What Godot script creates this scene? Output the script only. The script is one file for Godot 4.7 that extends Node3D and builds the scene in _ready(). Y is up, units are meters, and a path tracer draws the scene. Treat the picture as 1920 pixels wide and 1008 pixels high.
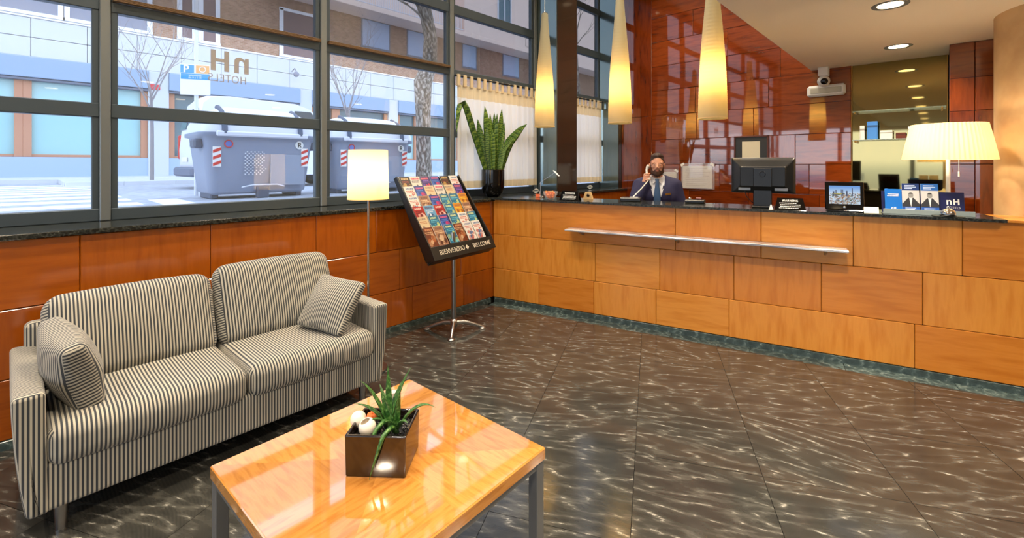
extends Node3D
# A hotel lobby: window wall along x = -3.46 / -3.88, reception desk at an angle, wood wall at z = -6.2.

var M := {}
var counts := {}
var rng := RandomNumberGenerator.new()
var us := Vector2.ONE      # uv scale of the next boxes
var uo := Vector2.ZERO     # uv offset
var uw := false            # swap u and v (grain direction)
const XW := -3.88          # plane of the window frames
const XP := -3.461         # face of the wood panels under the sill
const ZB := -6.2           # back wall
const ROOF := 2.541        # low ceiling
const PILLAR := Vector2(4.505, -0.535)   # round pillar in the desk's own axes
const TOP := 4.6           # ceiling of the tall part
var desk: Transform3D      # reception desk: +x along the desk, +z towards the room


func _ready() -> void:
	rng.seed = 7
	var cam := Camera3D.new()
	cam.name = "camera"
	cam.projection = Camera3D.PROJECTION_FRUSTUM
	cam.near = 0.05
	cam.far = 300.0
	cam.size = 0.05 * 1008.0 / 850.0
	cam.frustum_offset = Vector2(0, -0.05 * 195.0 / 850.0)
	cam.position = Vector3(0, 1.45, 0)
	cam.rotation_degrees.y = 43.3
	add_child(cam)
	cam.current = true
	var env := Environment.new()
	var sky := Sky.new()
	var sm := ProceduralSkyMaterial.new()
	sm.sky_top_color = Color(0.78, 0.87, 1.0)
	sm.sky_horizon_color = Color(0.95, 0.97, 1.0)
	sm.ground_bottom_color = Color(0.55, 0.58, 0.62)
	sm.ground_horizon_color = Color(0.8, 0.85, 0.9)
	sky.sky_material = sm
	env.background_mode = Environment.BG_SKY
	env.sky = sky
	env.background_energy_multiplier = 2.7
	env.tonemap_mode = Environment.TONE_MAPPER_LINEAR
	env.tonemap_exposure = 1.18
	env.sdfgi_enabled = true
	env.ssao_enabled = true
	env.ssil_enabled = true
	var we := WorldEnvironment.new()
	we.name = "world_environment"
	we.environment = env
	add_child(we)
	desk = Transform3D(Basis(Vector3.UP, deg_to_rad(13.43)), Vector3(XP, 0, -3.38))
	materials()
	lights()
	shell()
	window_wall()
	reception()
	back_wall()
	street()
	seating()
	rack()
	plants()
	lamps()
	desk_things()
	person()


# ---------------------------------------------------------------- naming
func numbered(n: String, parent: Node) -> String:
	var key := str(parent.get_instance_id()) + n
	counts[key] = counts.get(key, -1) + 1
	return n if counts[key] == 0 else "%s_%03d" % [n, counts[key]]

func tag(o: Node, label: String, category: String, group := "") -> Node:
	if label: o.set_meta("label", label)
	if category: o.set_meta("category", category)
	if group: o.set_meta("group", group)
	return o

func thing(called: String, label: String, category: String, at := Vector3.ZERO, turn := 0.0, group := "") -> Node3D:
	var o := Node3D.new()
	o.name = numbered(called, self)
	add_child(o, true)
	o.position = at
	o.rotation.y = turn
	tag(o, label, category, group)
	return o

func base(called: String, parent: Node = self, kind := "structure") -> Node3D:
	var o := Node3D.new()
	o.name = numbered(called, parent)
	parent.add_child(o, true)
	if parent == self and kind: o.set_meta("kind", kind)
	return o

# a mesh of its own: from a SurfaceTool or a Mesh
func obj(called: String, shape, m: Material, parent: Node = self, at := Transform3D()) -> MeshInstance3D:
	var o := MeshInstance3D.new()
	o.name = numbered(called, parent)
	o.mesh = shape.commit() if shape is SurfaceTool else shape
	o.material_override = m
	o.transform = at
	parent.add_child(o, true)
	return o

func struct(called: String, shape, m: Material, label := "") -> MeshInstance3D:
	var o := obj(called, shape, m)
	o.set_meta("kind", "structure")
	if label: o.set_meta("label", label)
	return o

func copy(o: Node3D, label := "") -> Node3D:
	var c := o.duplicate() as Node3D
	c.name = numbered(str(o.name).rstrip("0123456789").trim_suffix("_"), self)
	add_child(c, true)
	if label: c.set_meta("label", label)
	return c


# ---------------------------------------------------------------- mesh helpers
func S() -> SurfaceTool:
	var s := SurfaceTool.new()
	s.begin(Mesh.PRIMITIVE_TRIANGLES)
	return s

func T(x: float, y: float, z: float) -> Transform3D:
	return Transform3D(Basis(), Vector3(x, y, z))

func R(axis: Vector3, deg: float, at := Vector3.ZERO) -> Transform3D:
	return Transform3D(Basis(axis.normalized(), deg_to_rad(deg)), at)

func vert(s: SurfaceTool, p: Vector3, n: Vector3, uv: Vector2) -> void:
	s.set_normal(n)
	s.set_uv(uv)
	s.add_vertex(p)

func tri(s: SurfaceTool, a: Vector3, b: Vector3, c: Vector3, na: Vector3, nb: Vector3, nc: Vector3, ua := Vector2.ZERO, ub := Vector2.ZERO, uc := Vector2.ZERO) -> void:
	var g := (c - a).cross(b - a)
	if g.length_squared() < 1e-20: return
	if g.dot(na + nb + nc) < 0.0:
		vert(s, a, na, ua); vert(s, c, nc, uc); vert(s, b, nb, ub)
	else:
		vert(s, a, na, ua); vert(s, b, nb, ub); vert(s, c, nc, uc)

func quad(s: SurfaceTool, a: Vector3, b: Vector3, c: Vector3, d: Vector3, n: Vector3, ua := Vector2.ZERO, ub := Vector2.ZERO, uc := Vector2.ZERO, ud := Vector2.ZERO) -> void:
	tri(s, a, b, c, n, n, n, ua, ub, uc)
	tri(s, a, c, d, n, n, n, ua, uc, ud)

func uv_of(p: Vector3, n: Vector3) -> Vector2:
	var q := n.abs()
	var v := Vector2(p.z, p.y) if q.x >= q.y and q.x >= q.z else (Vector2(p.x, p.z) if q.y >= q.z else Vector2(p.x, p.y))
	if uw: v = Vector2(v.y, v.x)
	return v * us + uo

# box with chamfered edges; uvs in metres times us
func cbox(s: SurfaceTool, size: Vector3, at := Transform3D(), r := 0.004) -> SurfaceTool:
	var h := size * 0.5
	r = minf(r, minf(h.x, minf(h.y, h.z)) * 0.9)
	var ax := [Vector3.RIGHT, Vector3.UP, Vector3.BACK]
	var i := h - Vector3.ONE * r
	var b := at.basis.orthonormalized()
	for k in 3:
		for sg in [-1.0, 1.0]:
			var n: Vector3 = ax[k] * sg
			var u: Vector3 = ax[(k + 1) % 3]
			var v: Vector3 = ax[(k + 2) % 3]
			var c := n * h[k]
			var du: Vector3 = u * i[(k + 1) % 3]
			var dv: Vector3 = v * i[(k + 2) % 3]
			var q := [c - du - dv, c + du - dv, c + du + dv, c - du + dv]
			quad(s, at * q[0], at * q[1], at * q[2], at * q[3], b * n, uv_of(q[0], n), uv_of(q[1], n), uv_of(q[2], n), uv_of(q[3], n))
			# edge towards +u and the other across v, once each
			if r > 0.0:
				for su in [-1.0, 1.0]:
					var m: Vector3 = (n + u * su).normalized()
					var a0: Vector3 = n * h[k] + u * su * i[(k + 1) % 3]
					var a1: Vector3 = n * i[k] + u * su * h[(k + 1) % 3]
					var e := [a0 - dv, a0 + dv, a1 + dv, a1 - dv]
					quad(s, at * e[0], at * e[1], at * e[2], at * e[3], b * m, uv_of(e[0], n), uv_of(e[1], n), uv_of(e[2], n), uv_of(e[3], n))
	if r > 0.0:
		for x in [-1.0, 1.0]:
			for y in [-1.0, 1.0]:
				for z in [-1.0, 1.0]:
					var g := Vector3(x, y, z)
					var p := i * g
					var n := b * g.normalized()
					tri(s, at * (p + Vector3(r * x, 0, 0)), at * (p + Vector3(0, r * y, 0)), at * (p + Vector3(0, 0, r * z)), n, n, n, uv_of(p, g), uv_of(p, g), uv_of(p, g))
	return s

func box(s: SurfaceTool, lo: Vector3, hi: Vector3, r := 0.0) -> SurfaceTool:
	return cbox(s, hi - lo, Transform3D(Basis(), (lo + hi) * 0.5), r)

# a grid of points as a smooth surface; closed joins the last column to the first
func surf(s: SurfaceTool, rows: Array, closed := false, uvs := Vector2.ONE, outward := true, uvf = null) -> SurfaceTool:
	var nr := rows.size()
	var nc: int = rows[0].size()
	var mid := Vector3.ZERO
	for r in rows:
		for p in r: mid += p
	mid /= float(nr * nc)
	var N := []
	var sign_sum := 0.0
	for i in nr:
		var line := PackedVector3Array()
		for j in nc:
			var j0 := (j - 1 + nc) % nc if closed else maxi(j - 1, 0)
			var j1 := (j + 1) % nc if closed else mini(j + 1, nc - 1)
			var i0 := maxi(i - 1, 0)
			var i1 := mini(i + 1, nr - 1)
			var n: Vector3 = (rows[i][j1] - rows[i][j0]).cross(rows[i1][j] - rows[i0][j])
			if n.length_squared() < 1e-16:  # a pole
				var k := 1 if i == 0 else nr - 2
				n = Vector3.ZERO
				for jj in nc:
					n += (rows[k][(jj + 1) % nc] - rows[k][jj]).cross(rows[i][jj] - rows[k][jj]) * (1.0 if i > 0 else -1.0)
			n = n.normalized()
			line.append(n)
			sign_sum += n.dot(rows[i][j] - mid)
		N.append(line)
	var flip := -1.0 if outward and sign_sum < 0.0 else 1.0
	var last := nc if closed else nc - 1
	for i in nr - 1:
		for j in last:
			var k := (j + 1) % nc
			var a: Vector3 = rows[i][j]
			var b: Vector3 = rows[i][k]
			var c: Vector3 = rows[i + 1][k]
			var d: Vector3 = rows[i + 1][j]
			var ua: Vector2
			var ub: Vector2
			var uc: Vector2
			var ud: Vector2
			if uvf != null:
				ua = uvf.call(a); ub = uvf.call(b); uc = uvf.call(c); ud = uvf.call(d)
			else:
				var f := Vector2(1.0 / last, 1.0 / (nr - 1)) * uvs
				ua = Vector2(j, i) * f + uo; ub = Vector2(j + 1, i) * f + uo; uc = Vector2(j + 1, i + 1) * f + uo; ud = Vector2(j, i + 1) * f + uo
			tri(s, a, b, c, N[i][j] * flip, N[i][k] * flip, N[i + 1][k] * flip, ua, ub, uc)
			tri(s, a, c, d, N[i][j] * flip, N[i + 1][k] * flip, N[i + 1][j] * flip, ua, uc, ud)
	return s

# profile of (radius, height) turned round y; sharp corners by doubling points
func lathe(s: SurfaceTool, prof: Array, n := 24, at := Transform3D(), uvs := Vector2.ONE) -> SurfaceTool:
	var chunk := []
	var start := 0
	for i in prof.size():
		if i == prof.size() - 1 or (i > start and (prof[i] as Vector2).distance_to(prof[i + 1]) < 1e-6):
			chunk.append(prof.slice(start, i + 1))
			start = i + 1
	for part in chunk:
		if part.size() < 2: continue
		var rows := []
		for p in part:
			var line := PackedVector3Array()
			for j in n:
				var a := TAU * j / n
				line.append(at * Vector3(p.x * cos(a), p.y, p.x * sin(a)))
			rows.append(line)
		surf(s, rows, true, uvs, true)
	return s

func tube(s: SurfaceTool, pts: Array, rad, n := 8, caps := true, uvs := Vector2.ONE) -> SurfaceTool:
	var rows := []
	var up := Vector3.UP
	var prev := Vector3.ZERO
	for i in pts.size():
		var d: Vector3 = (pts[mini(i + 1, pts.size() - 1)] - pts[maxi(i - 1, 0)]).normalized()
		if i == 0:
			up = Vector3.UP if absf(d.y) < 0.9 else Vector3.RIGHT
			prev = d.cross(up).normalized()
		else:
			prev = (prev - d * prev.dot(d)).normalized()
		var w := d.cross(prev)
		var r: float = rad[i] if rad is Array else rad
		var line := PackedVector3Array()
		for j in n:
			var a := TAU * j / n
			line.append(pts[i] + (prev * cos(a) + w * sin(a)) * r)
		rows.append(line)
	surf(s, rows, true, uvs, true)
	if caps:
		for e in [0, rows.size() - 1]:
			var c: Vector3 = pts[e]
			var nn: Vector3 = (pts[0] - pts[1]).normalized() if e == 0 else (pts[e] - pts[e - 1]).normalized()
			for j in n:
				tri(s, c, rows[e][j], rows[e][(j + 1) % n], nn, nn, nn)
	return s

# a flat outline given thickness along z
func extrude(s: SurfaceTool, poly: PackedVector2Array, depth: float, at := Transform3D()) -> SurfaceTool:
	var idx := Geometry2D.triangulate_polygon(poly)
	var b := at.basis.orthonormalized()
	for side in [-0.5, 0.5]:
		var n := b * Vector3(0, 0, signf(side))
		for k in range(0, idx.size(), 3):
			var p := []
			var u := []
			for m in 3:
				var q := poly[idx[k + m]]
				p.append(at * Vector3(q.x, q.y, side * depth))
				u.append(uv_of(Vector3(q.x, q.y, 0), Vector3.BACK))
			tri(s, p[0], p[1], p[2], n, n, n, u[0], u[1], u[2])
	var area := 0.0
	for k in poly.size():
		area += poly[k].cross(poly[(k + 1) % poly.size()])
	for k in poly.size():
		var p := poly[k]
		var q := poly[(k + 1) % poly.size()]
		var e := (q - p).normalized()
		var n2 := Vector2(e.y, -e.x) * signf(area)
		var n := b * Vector3(n2.x, n2.y, 0)
		var h := depth * 0.5
		var vs := [Vector3(p.x, p.y, -h), Vector3(q.x, q.y, -h), Vector3(q.x, q.y, h), Vector3(p.x, p.y, h)]
		var n0 := Vector3(n2.x, n2.y, 0)
		quad(s, at * vs[0], at * vs[1], at * vs[2], at * vs[3], n, uv_of(vs[0], n0), uv_of(vs[1], n0), uv_of(vs[2], n0), uv_of(vs[3], n0))
	return s

# rounded cushion: a box whose corners are rounded by r and whose faces swell by puff; uvf gives the uv of (point, face normal)
func cushion(s: SurfaceTool, size: Vector3, r: float, puff: Vector3, uvf: Callable, at := Transform3D(), flat := 8, arc := 3, warp = null) -> SurfaceTool:
	var h := size * 0.5
	var inner := h - Vector3.ONE * r
	var b := at.basis.orthonormalized()
	for k in 3:
		var k1 := (k + 1) % 3
		var k2 := (k + 2) % 3
		var ts := []
		for kk in [k1, k2]:
			var t := []
			for i in arc: t.append(-inner[kk] - r * tan(PI / 4.0 * (arc - i) / arc))
			for i in flat + 1: t.append(lerpf(-inner[kk], inner[kk], float(i) / flat))
			for i in arc: t.append(inner[kk] + r * tan(PI / 4.0 * (i + 1) / arc))
			ts.append(t)
		for sg in [-1.0, 1.0]:
			var rows := []
			for v in ts[1]:
				var line := PackedVector3Array()
				for u in ts[0]:
					var q := Vector3.ZERO
					q[k] = h[k] * sg
					q[k1] = u
					q[k2] = v
					var c := q.clamp(-inner, inner)
					var p := c + (q - c).normalized() * r
					var f := p / h
					p += Vector3(f.x * puff.x * (1 - f.y * f.y) * (1 - f.z * f.z), f.y * puff.y * (1 - f.x * f.x) * (1 - f.z * f.z), f.z * puff.z * (1 - f.x * f.x) * (1 - f.y * f.y))
					if warp != null: p = warp.call(p)
					line.append(p)
				rows.append(line)
			var n := Vector3.ZERO
			n[k] = sg
			var world := []
			for line in rows:
				var w := PackedVector3Array()
				for p in line: w.append(at * p)
				world.append(w)
			var inv := at.affine_inverse()
			surf_out(s, world, b * n, func(p): return uvf.call(inv * p, n))
	return s

# surf, turned to the side of n
func surf_out(s: SurfaceTool, rows: Array, n: Vector3, uvf: Callable) -> void:
	var a: Vector3 = rows[rows.size() / 2][0]
	var m: int = rows[0].size() - 1
	var g: Vector3 = (rows[rows.size() / 2][m] - a).cross(rows[rows.size() - 1][m / 2] - rows[0][m / 2])
	if g.dot(n) < 0.0:
		var turned := []
		for r in rows:
			var t: PackedVector3Array = r.duplicate()
			t.reverse()
			turned.append(t)
		rows = turned
	surf(s, rows, false, Vector2.ONE, false, uvf)

func text(parent: Node, words: String, size: float, m: Material, at: Transform3D, depth := 0.001, called := "lettering", bold := false) -> MeshInstance3D:
	var t := TextMesh.new()
	var f := SystemFont.new()
	f.font_names = PackedStringArray(["Droid Sans"])
	if bold: f.font_weight = 700
	t.font = f
	t.text = words
	t.font_size = 32
	t.pixel_size = size / 32.0
	t.depth = depth
	t.curve_step = 1.0
	return obj(called, t, m, parent, at)

func ring(s: SurfaceTool, r: float, w: float, n := 24, at := Transform3D()) -> SurfaceTool:
	var rows := []
	for i in n:
		var a := TAU * i / n
		var line := PackedVector3Array()
		for j in 6:
			var c := TAU * j / 6
			line.append(at * Vector3((r + w * cos(c)) * cos(a), (r + w * cos(c)) * sin(a), w * sin(c)))
		rows.append(line)
	rows.append(rows[0])
	return surf(s, rows, true)

func ball(s: SurfaceTool, r: Vector3, at := Transform3D(), n := 16) -> SurfaceTool:
	var rows := []
	for i in n / 2 + 1:
		var a := PI * i / (n / 2)
		var line := PackedVector3Array()
		for j in n:
			var c := TAU * j / n
			line.append(at * Vector3(r.x * sin(a) * cos(c), r.y * cos(a), r.z * sin(a) * sin(c)))
		rows.append(line)
	return surf(s, rows, true)


# ---------------------------------------------------------------- materials
func mat(c: Color, rough := 0.5, metal := 0.0) -> StandardMaterial3D:
	var m := StandardMaterial3D.new()
	m.albedo_color = c
	m.roughness = rough
	m.metallic = metal
	return m

func noise(sd: int, freq: float, ramp: Array, kind := 0, size := 512, octaves := 4, warp := 0.0) -> NoiseTexture2D:
	var f := FastNoiseLite.new()
	f.seed = sd
	f.frequency = freq
	f.noise_type = FastNoiseLite.TYPE_SIMPLEX_SMOOTH
	f.fractal_type = [FastNoiseLite.FRACTAL_FBM, FastNoiseLite.FRACTAL_RIDGED][kind]
	f.fractal_octaves = octaves
	if warp > 0.0:
		f.domain_warp_enabled = true
		f.domain_warp_amplitude = warp
		f.domain_warp_frequency = freq * 1.5
	var t := NoiseTexture2D.new()
	t.width = size
	t.height = size
	t.seamless = true
	t.noise = f
	if ramp.size():
		var g := Gradient.new()
		g.offsets = PackedFloat32Array(ramp.map(func(p): return p[0]))
		g.colors = PackedColorArray(ramp.map(func(p): return p[1]))
		t.color_ramp = g
	return t

func wood(sd: int, dark: Color, light: Color, rough: float) -> StandardMaterial3D:
	var m := mat(Color.WHITE, rough)
	m.albedo_texture = noise(sd, 0.012, [[0.1, dark], [0.38, dark.lerp(light, 0.55)], [0.6, light], [0.9, light.lerp(dark, 0.35)]], 0, 512, 5, 12.0)
	return m

func glow(c: Color, e: float) -> StandardMaterial3D:
	var m := mat(c, 0.6)
	m.emission_enabled = true
	m.emission = c
	m.emission_energy_multiplier = e
	return m

func pane_mat(c: Color) -> StandardMaterial3D:
	var m := mat(c, 0.02)
	m.transparency = BaseMaterial3D.TRANSPARENCY_ALPHA
	return m


func materials() -> void:
	M.desk_wood = wood(11, Color(0.80, 0.50, 0.17), Color(0.86, 0.575, 0.235), 0.22)
	M.desk_wood2 = wood(12, Color(0.755, 0.445, 0.135), Color(0.82, 0.515, 0.185), 0.22)
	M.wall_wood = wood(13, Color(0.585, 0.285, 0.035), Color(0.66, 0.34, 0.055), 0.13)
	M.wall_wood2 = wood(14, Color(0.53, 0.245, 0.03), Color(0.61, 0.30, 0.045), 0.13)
	M.cherry = wood(15, Color(0.41, 0.168, 0.045), Color(0.53, 0.235, 0.07), 0.05)
	M.cherry2 = wood(16, Color(0.365, 0.142, 0.037), Color(0.48, 0.20, 0.057), 0.05)
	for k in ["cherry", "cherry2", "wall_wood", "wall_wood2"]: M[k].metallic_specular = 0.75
	for k in ["cherry", "cherry2"]:
		M[k].roughness = 0.035
		M[k].clearcoat_enabled = true
		M[k].clearcoat = 1.0
		M[k].clearcoat_roughness = 0.02
	M.table_wood = wood(17, Color(0.69, 0.45, 0.19), Color(0.78, 0.54, 0.26), 0.05)
	M.table_wood.metallic_specular = 0.7
	M.table_wood.clearcoat_enabled = true
	M.table_wood.clearcoat = 1.0
	M.table_wood.clearcoat_roughness = 0.03
	var vein := [[0.0, Color(0.15, 0.153, 0.147)], [0.60, Color(0.215, 0.215, 0.203)], [0.82, Color(0.30, 0.30, 0.283)], [0.915, Color(0.55, 0.545, 0.52)], [1.0, Color(0.90, 0.89, 0.85)]]
	M.marble = []
	for k in 3:
		var m := mat(Color.WHITE, 0.12)
		m.albedo_texture = noise(40 + k, 0.0075, vein, 1, 1024, 5, 42.0)
		m.metallic_specular = 0.6
		M.marble.append(m)
	M.joint = mat(Color(0.03, 0.03, 0.03), 0.6)
	M.green_marble = mat(Color.WHITE, 0.2)
	M.green_marble.albedo_texture = noise(51, 0.02, [[0.0, Color(0.18, 0.23, 0.235)], [0.6, Color(0.27, 0.33, 0.33)], [0.85, Color(0.40, 0.46, 0.45)], [1.0, Color(0.78, 0.81, 0.78)]], 1, 512, 4, 20.0)
	M.granite = mat(Color.WHITE, 0.12)
	M.granite.albedo_texture = noise(52, 0.06, [[0.0, Color(0.06, 0.065, 0.06)], [0.6, Color(0.13, 0.14, 0.13)], [0.85, Color(0.23, 0.24, 0.22)], [1.0, Color(0.50, 0.50, 0.44)]], 1, 512, 3, 6.0)
	M.frame = mat(Color(0.275, 0.325, 0.365), 0.42, 0.3)
	M.mullion = mat(Color(0.48, 0.51, 0.525), 0.35, 0.45)
	M.glass = pane_mat(Color(0.9, 0.96, 0.96, 0.03))
	M.tinted = pane_mat(Color(0.16, 0.175, 0.195, 0.42))
	M.pier = mat(Color(0.19, 0.155, 0.125), 0.09)
	M.pier.metallic_specular = 0.75
	M.plaster = mat(Color(0.97, 0.92, 0.84), 0.85)
	M.cream = mat(Color(0.93, 0.87, 0.76), 0.8)
	M.stucco = mat(Color.WHITE, 0.55)
	M.stucco.albedo_texture = noise(60, 0.006, [[0.2, Color(0.70, 0.56, 0.39)], [0.8, Color(0.80, 0.67, 0.49)]], 0, 512, 5, 20.0)
	M.steel = mat(Color(0.66, 0.66, 0.66), 0.28, 1.0)
	M.chrome = mat(Color(0.82, 0.82, 0.82), 0.08, 1.0)
	M.legs = mat(Color(0.50, 0.51, 0.52), 0.35, 0.6)
	M.black = mat(Color(0.035, 0.035, 0.038), 0.35)
	M.gloss_black = mat(Color(0.035, 0.028, 0.026), 0.06)
	M.white = mat(Color(0.92, 0.92, 0.90), 0.5)
	M.paper = mat(Color(0.90, 0.88, 0.83), 0.8)
	M.brass = mat(Color(0.72, 0.55, 0.28), 0.3, 1.0)
	M.ledge = mat(Color.WHITE, 0.25, 0.55)
	M.ledge.albedo_texture = noise(53, 0.02, [[0.2, Color(0.52, 0.52, 0.55)], [0.5, Color(0.80, 0.78, 0.78)], [0.8, Color(0.90, 0.89, 0.88)]], 0, 256, 4, 5.0)


func downlight(x: float, z: float, y: float, e: float, label: String, angle := 66.0, r := 0.085) -> void:
	var t := thing("downlight", label, "ceiling light", Vector3(x, y, z), 0.0, "recessed ceiling downlights")
	obj("trim_ring", lathe(S(), [Vector2(r - 0.012, -0.002), Vector2(r + 0.016, -0.006), Vector2(r + 0.02, 0.0), Vector2(r + 0.02, 0.02), Vector2(r - 0.012, 0.02), Vector2(r - 0.012, -0.002)], 28), M.legs, t)
	obj("lens", lathe(S(), [Vector2(0, -0.004), Vector2(r - 0.014, -0.004), Vector2(r - 0.013, 0.0)], 28), M.lamp_face, t)
	var l := SpotLight3D.new()
	l.name = "beam"
	l.position = Vector3(0, -0.012, 0)
	l.rotation_degrees.x = -90
	l.light_color = Color(1.0, 0.92, 0.81)
	l.light_energy = e
	l.light_size = r * 0.8
	l.spot_angle = angle
	l.spot_range = 14.0
	l.spot_attenuation = 2.0
	l.spot_angle_attenuation = 1.0
	l.shadow_enabled = true
	t.add_child(l, true)

func lights() -> void:
	M.lamp_face = glow(Color(1.0, 0.90, 0.72), 6.0)
	downlight(-0.275, -5.48, ROOF, 5.5, "round recessed downlight nearest the green-tinted mirror in the low ceiling")
	downlight(-0.243, -4.02, ROOF, 5.5, "round recessed downlight in the low ceiling above the digital photo frame")
	for z in [-2.55, -1.05, 0.45, 1.95, 3.4]:
		downlight(-0.25, z, ROOF, 5.5, "round recessed downlight in the low ceiling over the lobby floor")
	for z in [-4.7, -3.2, -1.7, -0.2, 1.3, 2.8]:  # second row added out of view, for more light in the room
		downlight(1.35, z, ROOF, 5.5, "added unseen downlight in the second row of the low ceiling")
	for x in [-1.75, -2.75]:  # unseen lamps added up here to brighten the lobby and desk front
		for z in [-5.2, -3.4, -1.6, 0.2, 2.0]:
			downlight(x, z, TOP, 7.5, "added unseen downlight in the tall ceiling beside the windows", 60.0, 0.1)


func panels(parent: Node, rows: Array, joints: Array, ends: Vector2, at: Transform3D, th: float, mats: Array, grain: Array, tilt := 0.0, scale := Vector2(0.35, 3.2)) -> void:
	# flat boards side by side on the plane z = 0 of at, each a mesh of its own
	for k in rows.size() - 1:
		var xs: Array = [ends.x] + joints[k] + [ends.y]
		for j in xs.size() - 1:
			var w: float = xs[j + 1] - xs[j] - 0.003
			var h: float = rows[k + 1] - rows[k] - 0.003
			if w < 0.01: continue
			var g: bool = grain[(k * 2 + j) % grain.size()] == "v" if grain.size() and grain[0] is String and str(grain[0]).length() == 1 else str(grain[k])[j % str(grain[k]).length()] == "v"
			us = scale
			uw = g
			uo = Vector2(rng.randf() * 7.0, rng.randf() * 7.0)
			var b := Basis.from_euler(Vector3(rng.randf_range(-tilt, tilt), rng.randf_range(-tilt, tilt), 0))
			obj("panel", cbox(S(), Vector3(w, h, th), Transform3D(), 0.0035), mats[rng.randi() % mats.size()], parent, at * Transform3D(b, Vector3((xs[j] + xs[j + 1]) / 2, (rows[k] + rows[k + 1]) / 2, -th / 2)))
	us = Vector2.ONE
	uo = Vector2.ZERO
	uw = false


func shell() -> void:
	# floor: slabs laid on a turned grid, thin dark joints between them
	us = Vector2.ONE
	var fl := base("floor")
	obj("bed", box(S(), Vector3(-4.0, -0.3, -6.5), Vector3(4.7, -0.02, 4.7)), M.joint, fl)
	var db := Vector2(-0.442, -0.897)
	var nb := Vector2(0.897, -0.442)
	var room := PackedVector2Array([Vector2(-3.46, 4.6), Vector2(-3.46, -3.25), Vector2(4.6, -5.18), Vector2(4.6, 4.6)])
	var cells := S()
	for i in range(-14, 18):
		for j in range(-14, 18):
			var o := nb * (-0.077 + 0.574 * i) + db * (1.788 + 0.574 * j)
			var g := 0.0012
			var q := PackedVector2Array([o + nb * g + db * g, o + nb * (0.574 - g) + db * g, o + nb * (0.574 - g) + db * (0.574 - g), o + nb * g + db * (0.574 - g)])
			var cut := Geometry2D.intersect_polygons(q, room)
			for poly in cut:
				if poly.size() < 3: continue
				var pc := Vector2.ZERO
				for p in poly: pc += p / poly.size()
				var far: bool = pc.x > 2.2 or pc.y > 1.2
				var s := cells if far else S()
				slab(s, poly, nb, db)
				if not far: obj("slab", s, M.marble[rng.randi() % 3], fl)
	var rest := obj("slab_field", cells, M.marble[0], fl)
	rest.set_meta("kind", "stuff")
	# green border strip at the foot of the desk
	var edge := base("trim_1")
	for k in 9:
		us = Vector2(0.8, 0.8)
		uo = Vector2(rng.randf() * 5, rng.randf() * 5)
		obj("strip", cbox(S(), Vector3(0.597, 0.02, 0.135), Transform3D(), 0.001), M.green_marble, edge, desk * T(0.33 + k * 0.6, -0.0099, 0.072))
	uo = Vector2.ZERO
	us = Vector2.ONE

	# ceilings
	struct("ceiling", box(S(), Vector3(-1.08, ROOF, -6.5), Vector3(4.7, ROOF + 0.28, 4.7), 0.004), M.plaster)
	struct("ceiling_tall", box(S(), Vector3(-4.1, TOP, -6.5), Vector3(-0.9, TOP + 0.25, 4.7)), M.plaster)
	struct("wall_upper", box(S(), Vector3(-1.08, ROOF + 0.28, -6.5), Vector3(-0.9, TOP, 4.7)), M.cream)
	# right wall and the glazed wall behind the camera
	struct("wall_right", box(S(), Vector3(4.6, 0, -6.5), Vector3(4.8, ROOF, 4.7)), M.cream)
	struct("wall_front", box(S(), Vector3(-4.1, 0, 4.55), Vector3(4.7, 0.4, 4.75)), M.cream)
	struct("wall_front_upper", box(S(), Vector3(-4.1, 2.45, 4.55), Vector3(4.7, TOP, 4.75)), M.cream)
	var wf := base("window_9")
	for k in 6:
		obj("post", box(S(), Vector3(-4.0 + k * 1.7, 0.4, 4.58), Vector3(-3.9 + k * 1.7, 2.45, 4.68), 0.004), M.frame, wf)
		obj("pane", box(S(), Vector3(-3.9 + k * 1.7, 0.4, 4.625), Vector3(minf(4.6, -2.3 + k * 1.7), 2.45, 4.631)), M.glass, wf)

func slab(s: SurfaceTool, poly: PackedVector2Array, nb: Vector2, db: Vector2) -> void:
	var off := Vector2(rng.randf() * 9.0, rng.randf() * 9.0)
	var jit := rng.randf_range(-0.25, 0.25)
	var ca := 0.0
	for k in poly.size(): ca += poly[k].cross(poly[(k + 1) % poly.size()])
	var y := rng.randf_range(-0.0003, 0.0003)
	var uvs := []
	for p in poly:
		var q := Vector2(p.dot(nb), p.dot(db)).rotated(jit)
		uvs.append(Vector2(q.x * 0.36, q.y * 1.3) + off)
	for k in range(1, poly.size() - 1):
		tri(s, Vector3(poly[0].x, y, poly[0].y), Vector3(poly[k].x, y, poly[k].y), Vector3(poly[k + 1].x, y, poly[k + 1].y), Vector3.UP, Vector3.UP, Vector3.UP, uvs[0], uvs[k], uvs[k + 1])
	for k in poly.size():
		var p := poly[k]
		var q := poly[(k + 1) % poly.size()]
		var e := (q - p).normalized()
		var n := Vector3(e.y, 0, -e.x) * signf(ca)
		quad(s, Vector3(p.x, y, p.y), Vector3(q.x, y, q.y), Vector3(q.x, -0.02, q.y), Vector3(p.x, -0.02, p.y), n, uvs[k], uvs[(k + 1) % poly.size()], uvs[(k + 1) % poly.size()], uvs[k])


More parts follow.
